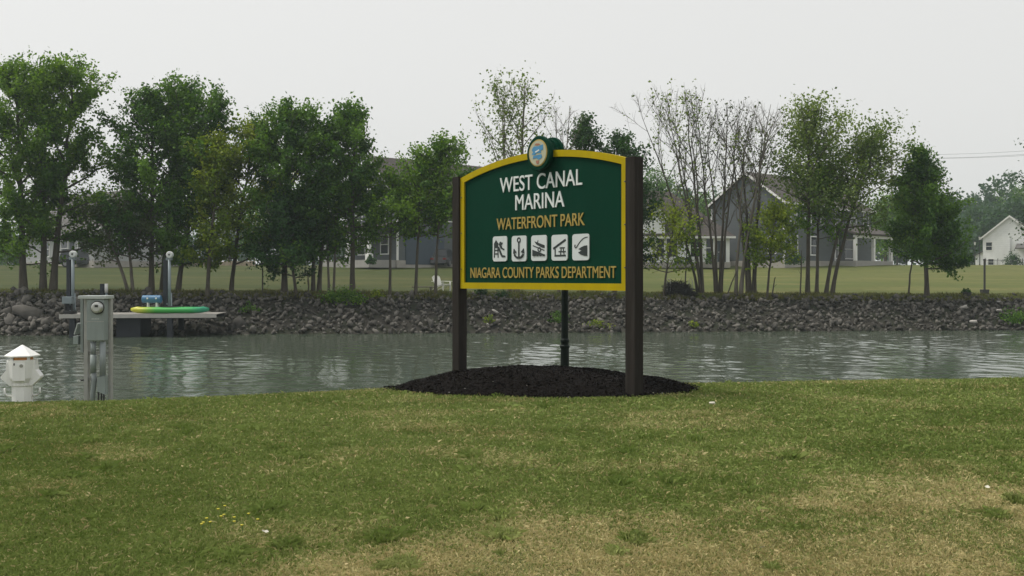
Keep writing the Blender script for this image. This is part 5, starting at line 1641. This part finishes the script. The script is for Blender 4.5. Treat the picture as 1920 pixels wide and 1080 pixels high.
# trees behind the houses
def yard_tree(px, d, ty, half, label, lm='dark', n=5200, prof='oval'):
    H = EYE + (HY - ty) / F * d - HOUSE_Z
    r = half / F * d
    tree('yard_tree', label, (PX(px, d), d, HOUSE_Z), H, 0, 0.15, r, r, prof, n, lm, r0=0.22, limbs=30, leaf=0.30, spread=0.5, group='trees behind the houses', seed=px * 3 + 1, sub_n=4)
yard_tree(1232, 150, 318, 40, 'rounded hazy tree beyond the low white house')
yard_tree(1318, 140, 372, 36, 'hazy tree between the low white house and the slate blue house')
yard_tree(165, 125, 388, 70, 'pale hazy tree behind the pale grey house', 'mid')
yard_tree(60, 130, 392, 75, 'broad hazy tree behind the trees at the far left', 'mid')
yard_tree(430, 130, 360, 80, 'dark tree behind the yellow green trees', 'dark')
yard_tree(560, 128, 352, 80, 'dark tree behind the big dark clump, left of the grey blue house', 'dark')
yard_tree(1912, 185, 352, 52, 'tall hazy tree behind the white gabled house', 'dark')
yard_tree(1660, 125, 372, 55, 'green tree at the right end of the slate blue house', 'mid')

# utility pole and wires
WOODP = mat('pole_wood', (0.12, 0.105, 0.09), 0.9)
dp = 190.0
up_ = thing('utility_pole', 'distant wooden utility pole above the dense dark tree', 'utility pole', (PX(1672, dp), dp, HOUSE_Z))
hp = EYE + (HY - 292) / F * dp - HOUSE_Z
b = MB(); b.tube([(0, 0, -0.5), (0, 0, hp)], [0.24, 0.15], 8); b.build('pole', WOODP, up_)
b = MB(); b.box((-1.8, -0.22, hp - 0.95), (1.8, -0.16, hp - 0.70)); b.build('crossarm', WOODP, up_)
for xx in (-1.6, 0.0, 1.6):
    b = MB(); b.lathe([(0.06, 0), (0.09, 0.05), (0.09, 0.14), (0.04, 0.25)], 8, (xx, -0.19, hp - 0.698 if xx else hp + 0.0)); b.build('insulator', GALV, up_)
p2 = (PX(2250, 150), 150.0)
z2 = EYE + (HY - 250) / F * 150
up2 = thing('utility_pole', 'wooden utility pole outside the right edge of the photo', 'utility pole', (p2[0], p2[1], HOUSE_Z))
b = MB(); b.tube([(0, 0, -0.5), (0, 0, z2 - HOUSE_Z)], [0.24, 0.15], 8); b.build('pole', WOODP, up2)
b = MB(); b.box((-1.8, -0.22, z2 - HOUSE_Z - 0.95), (1.8, -0.16, z2 - HOUSE_Z - 0.70)); b.build('crossarm', WOODP, up2)
WIRE = mat('wire_grey', (0.10, 0.10, 0.10), 0.6)
zA = HOUSE_Z + hp
for a, b_, lb_ in (((-1.6, -0.45), (-1.6, -0.45), 'lower power line crossing the sky at the right'), ((0, 0.25), (0, 0.25), 'upper power line crossing the sky at the right'), ((1.6, -0.45), (1.6, -0.45), 'lowest of the three power lines in the sky at the right')):
    A = Vector((PX(1672, dp) + a[0], dp - 0.19, zA + a[1])); B = Vector((p2[0] + b_[0], p2[1] - 0.19, z2 + b_[1]))
    pts = []
    for k in range(25):
        f = k / 24
        p = A.lerp(B, f); p.z -= 2.2 * 4 * f * (1 - f) * 0.5
        pts.append(p)
    b = MB(); b.tube(pts, 0.022, 4); tag(b.build('power_line', WIRE, None), lb_, 'wire', 'power lines')
# ------------------------------------------------------------------ near grass
def grass_mat(name):
    """blade colour: green blades, with straw where the lawn has dried out (a worn patch at the near right)"""
    m = bpy.data.materials.new(name)
    m.use_nodes = True
    nt = m.node_tree
    b = nt.nodes['Principled BSDF']
    b.inputs['Roughness'].default_value = 0.6
    b.inputs['Specular IOR Level'].default_value = 0.2
    at = nt.nodes.new('ShaderNodeAttribute'); at.attribute_name = 'tint'
    dr = nt.nodes.new('ShaderNodeAttribute'); dr.attribute_name = 'dry'
    def mixc(f, a, c):
        q = nt.nodes.new('ShaderNodeMix'); q.data_type = 'RGBA'
        nt.links.new(f, q.inputs[0])
        for i, s in ((6, a), (7, c)):
            if isinstance(s, tuple): q.inputs[i].default_value = (*s, 1)
            else: nt.links.new(s, q.inputs[i])
        return q.outputs[2]
    g = mixc(at.outputs['Fac'], (0.100, 0.164, 0.025), (0.262, 0.335, 0.088))
    s = mixc(at.outputs['Fac'], (0.43, 0.345, 0.15), (0.74, 0.62, 0.35))
    c = mixc(dr.outputs['Fac'], g, s)
    nt.links.new(c, b.inputs['Base Color'])
    tr = nt.nodes.new('ShaderNodeBsdfTranslucent'); nt.links.new(c, tr.inputs['Color'])
    ms_ = nt.nodes.new('ShaderNodeMixShader'); ms_.inputs[0].default_value = 0.25
    nt.links.new(b.outputs[0], ms_.inputs[1]); nt.links.new(tr.outputs[0], ms_.inputs[2])
    nt.links.new(ms_.outputs[0], nt.nodes['Material Output'].inputs['Surface'])
    return m

def vnoise(x, y, seed, sc):
    """smooth value noise"""
    r = np.random.RandomState(seed)
    g = r.rand(64, 64)
    u = x * sc + 100.0; v = y * sc + 100.0
    i = np.floor(u).astype(int); j = np.floor(v).astype(int)
    fu = u - i; fv = v - j
    fu = fu * fu * (3 - 2 * fu); fv = fv * fv * (3 - 2 * fv)
    G = lambda a, b: g[a % 64, b % 64]
    return (G(i, j) * (1 - fu) + G(i + 1, j) * fu) * (1 - fv) + (G(i, j + 1) * (1 - fu) + G(i + 1, j + 1) * fu) * fv

rng = np.random.RandomState(77)
N = 640000
u = rng.rand(N)
d0, d1 = 4.3, 16.2
# density falls off with distance, as the eye resolves less
ex_ = 1.35
y = (d0 ** (1 - ex_) + u * (d1 ** (1 - ex_) - d0 ** (1 - ex_))) ** (1 / (1 - ex_))
x = rng.uniform(-1, 1, N) * (0.53 * y + 1.0)
keep = (bed_r(x, y) > 0.96 + 0.06 * rng.rand(N)) & (y < crest(x) + 0.9)
x, y = x[keep], y[keep]; N = len(x)
z = near_z(x, y) - 0.004
n1 = vnoise(x, y, 1, 0.75); n2 = vnoise(x, y, 2, 2.2); n3 = vnoise(x, y, 3, 6.0); n4 = vnoise(x, y * 2.2, 4, 0.9)
fbm = 0.5 * n1 + 0.3 * n2 + 0.2 * n3
# the worn, burnt part of the lawn lies near the path at the right
edge = 6.55 + 0.22 * x + 0.9 * (n1 - 0.5) - 0.80 * np.clip(0.3 - x, 0, 3) + 0.9 * (n2 - 0.5) + 0.5 * (n3 - 0.5)
dry_zone = np.clip((edge - y) / 1.5, 0, 1)
patch = np.clip((0.62 * n4 + 0.38 * n2 - 0.56) * 5, 0, 1)
green_spot = np.clip((vnoise(x, y, 8, 2.6) - 0.74) * 9, 0, 1)
pd = np.clip(0.07 + 0.66 * dry_zone * (0.75 + 0.5 * n3) + 0.18 * patch - 0.75 * green_spot * dry_zone, 0.03, 0.97)
dry = np.where(rng.rand(N) < pd, rng.uniform(0.55, 1.0, N), rng.uniform(0, 0.28, N) * (0.4 + dry_zone + patch))
tint = np.clip(rng.normal(0.45, 0.22, N) + 0.55 * (fbm - 0.5) + 0.25 * (n3 - .5), 0, 1)
clover = np.clip((vnoise(x, y, 6, 1.3) - 0.66) * 8, 0, 1)
tint = tint * (1 - 0.55 * clover)
sc_ = np.clip(y / 6.5, 0.75, 2.0)
hgt = rng.uniform(0.018, 0.046, N) * (0.75 + 0.5 * n2) * (1 - 0.30 * dry_zone) * (0.9 + 0.1 * sc_) * (1 + 0.5 * np.clip((y - crest(x) + 0.5) / 1.0, 0, 1) * rng.rand(N))
for q in range(60):                                # weeds and longer tufts the mower left
    cyy = rng.uniform(4.8, 13.5); cxx = rng.uniform(-1, 1) * 0.52 * cyy; rq = rng.uniform(0.03, 0.10)
    inn = (x - cxx) ** 2 + ((y - cyy) * 0.7) ** 2 < rq * rq * rng.uniform(0.5, 1.0, N)
    hgt = np.where(inn, hgt * rng.uniform(1.4, 2.0), hgt)
    tint = np.where(inn, np.clip(tint * 0.5 + rng.choice([0.1, 0.25, 0.5]), 0, 1), tint); dry = np.where(inn, dry * 0.25, dry)
stray = rng.rand(N) < 0.008
hgt = np.where(stray, hgt * rng.uniform(1.2, 1.7, N), hgt)
wd = rng.uniform(0.0016, 0.0036, N) * sc_ ** 1.15
a = rng.uniform(0, 2 * np.pi, N)
ca, sa = np.cos(a), np.sin(a)
lean = rng.gamma(2.0, 0.33, N)
la = rng.uniform(0, 2 * np.pi, N)
lx, ly = np.cos(la) * lean * hgt, np.sin(la) * lean * hgt
b0 = np.stack([x - ca * wd, y - sa * wd, z], 1); b1 = np.stack([x + ca * wd, y + sa * wd, z], 1)
m1 = np.stack([x + lx * .4 + ca * wd * .7, y + ly * .4 + sa * wd * .7, z + hgt * .65], 1)
tp = np.stack([x + lx - ca * wd * .15, y + ly - sa * wd * .15, z + hgt * (1 - 0.25 * np.clip(lean, 0, 1.6))], 1)
V = np.stack([b0, b1, m1, tp], 1).reshape(-1, 3)
gr_ = link_mesh('grass', np_mesh('grass', V, np.arange(N * 4).reshape(-1, 4), {'tint': np.repeat(tint, 4), 'dry': np.repeat(dry, 4)}), grass_mat('grass_blade'))
tag(gr_, 'mown green grass with burnt straw coloured patches in the foreground', 'grass', kind='stuff')

# ------------------------------------------------------------------ hazy air
hm = bpy.data.materials.new('haze')
hm.use_nodes = True
nt = hm.node_tree
nt.nodes.clear()
pv = nt.nodes.new('ShaderNodeVolumePrincipled')
pv.inputs['Color'].default_value = (0.82, 0.94, 1.0, 1)
pv.inputs['Density'].default_value = 0.00048
pv.inputs['Anisotropy'].default_value = 0.2
oo_ = nt.nodes.new('ShaderNodeOutputMaterial')
nt.links.new(pv.outputs[0], oo_.inputs['Volume'])
b = MB(); b.box((-560, -135, -5.0), (560, 830, 34.0))
hz = b.build('haze', hm)
tag(hz, 'thin pale haze in the air', 'haze', kind='stuff')
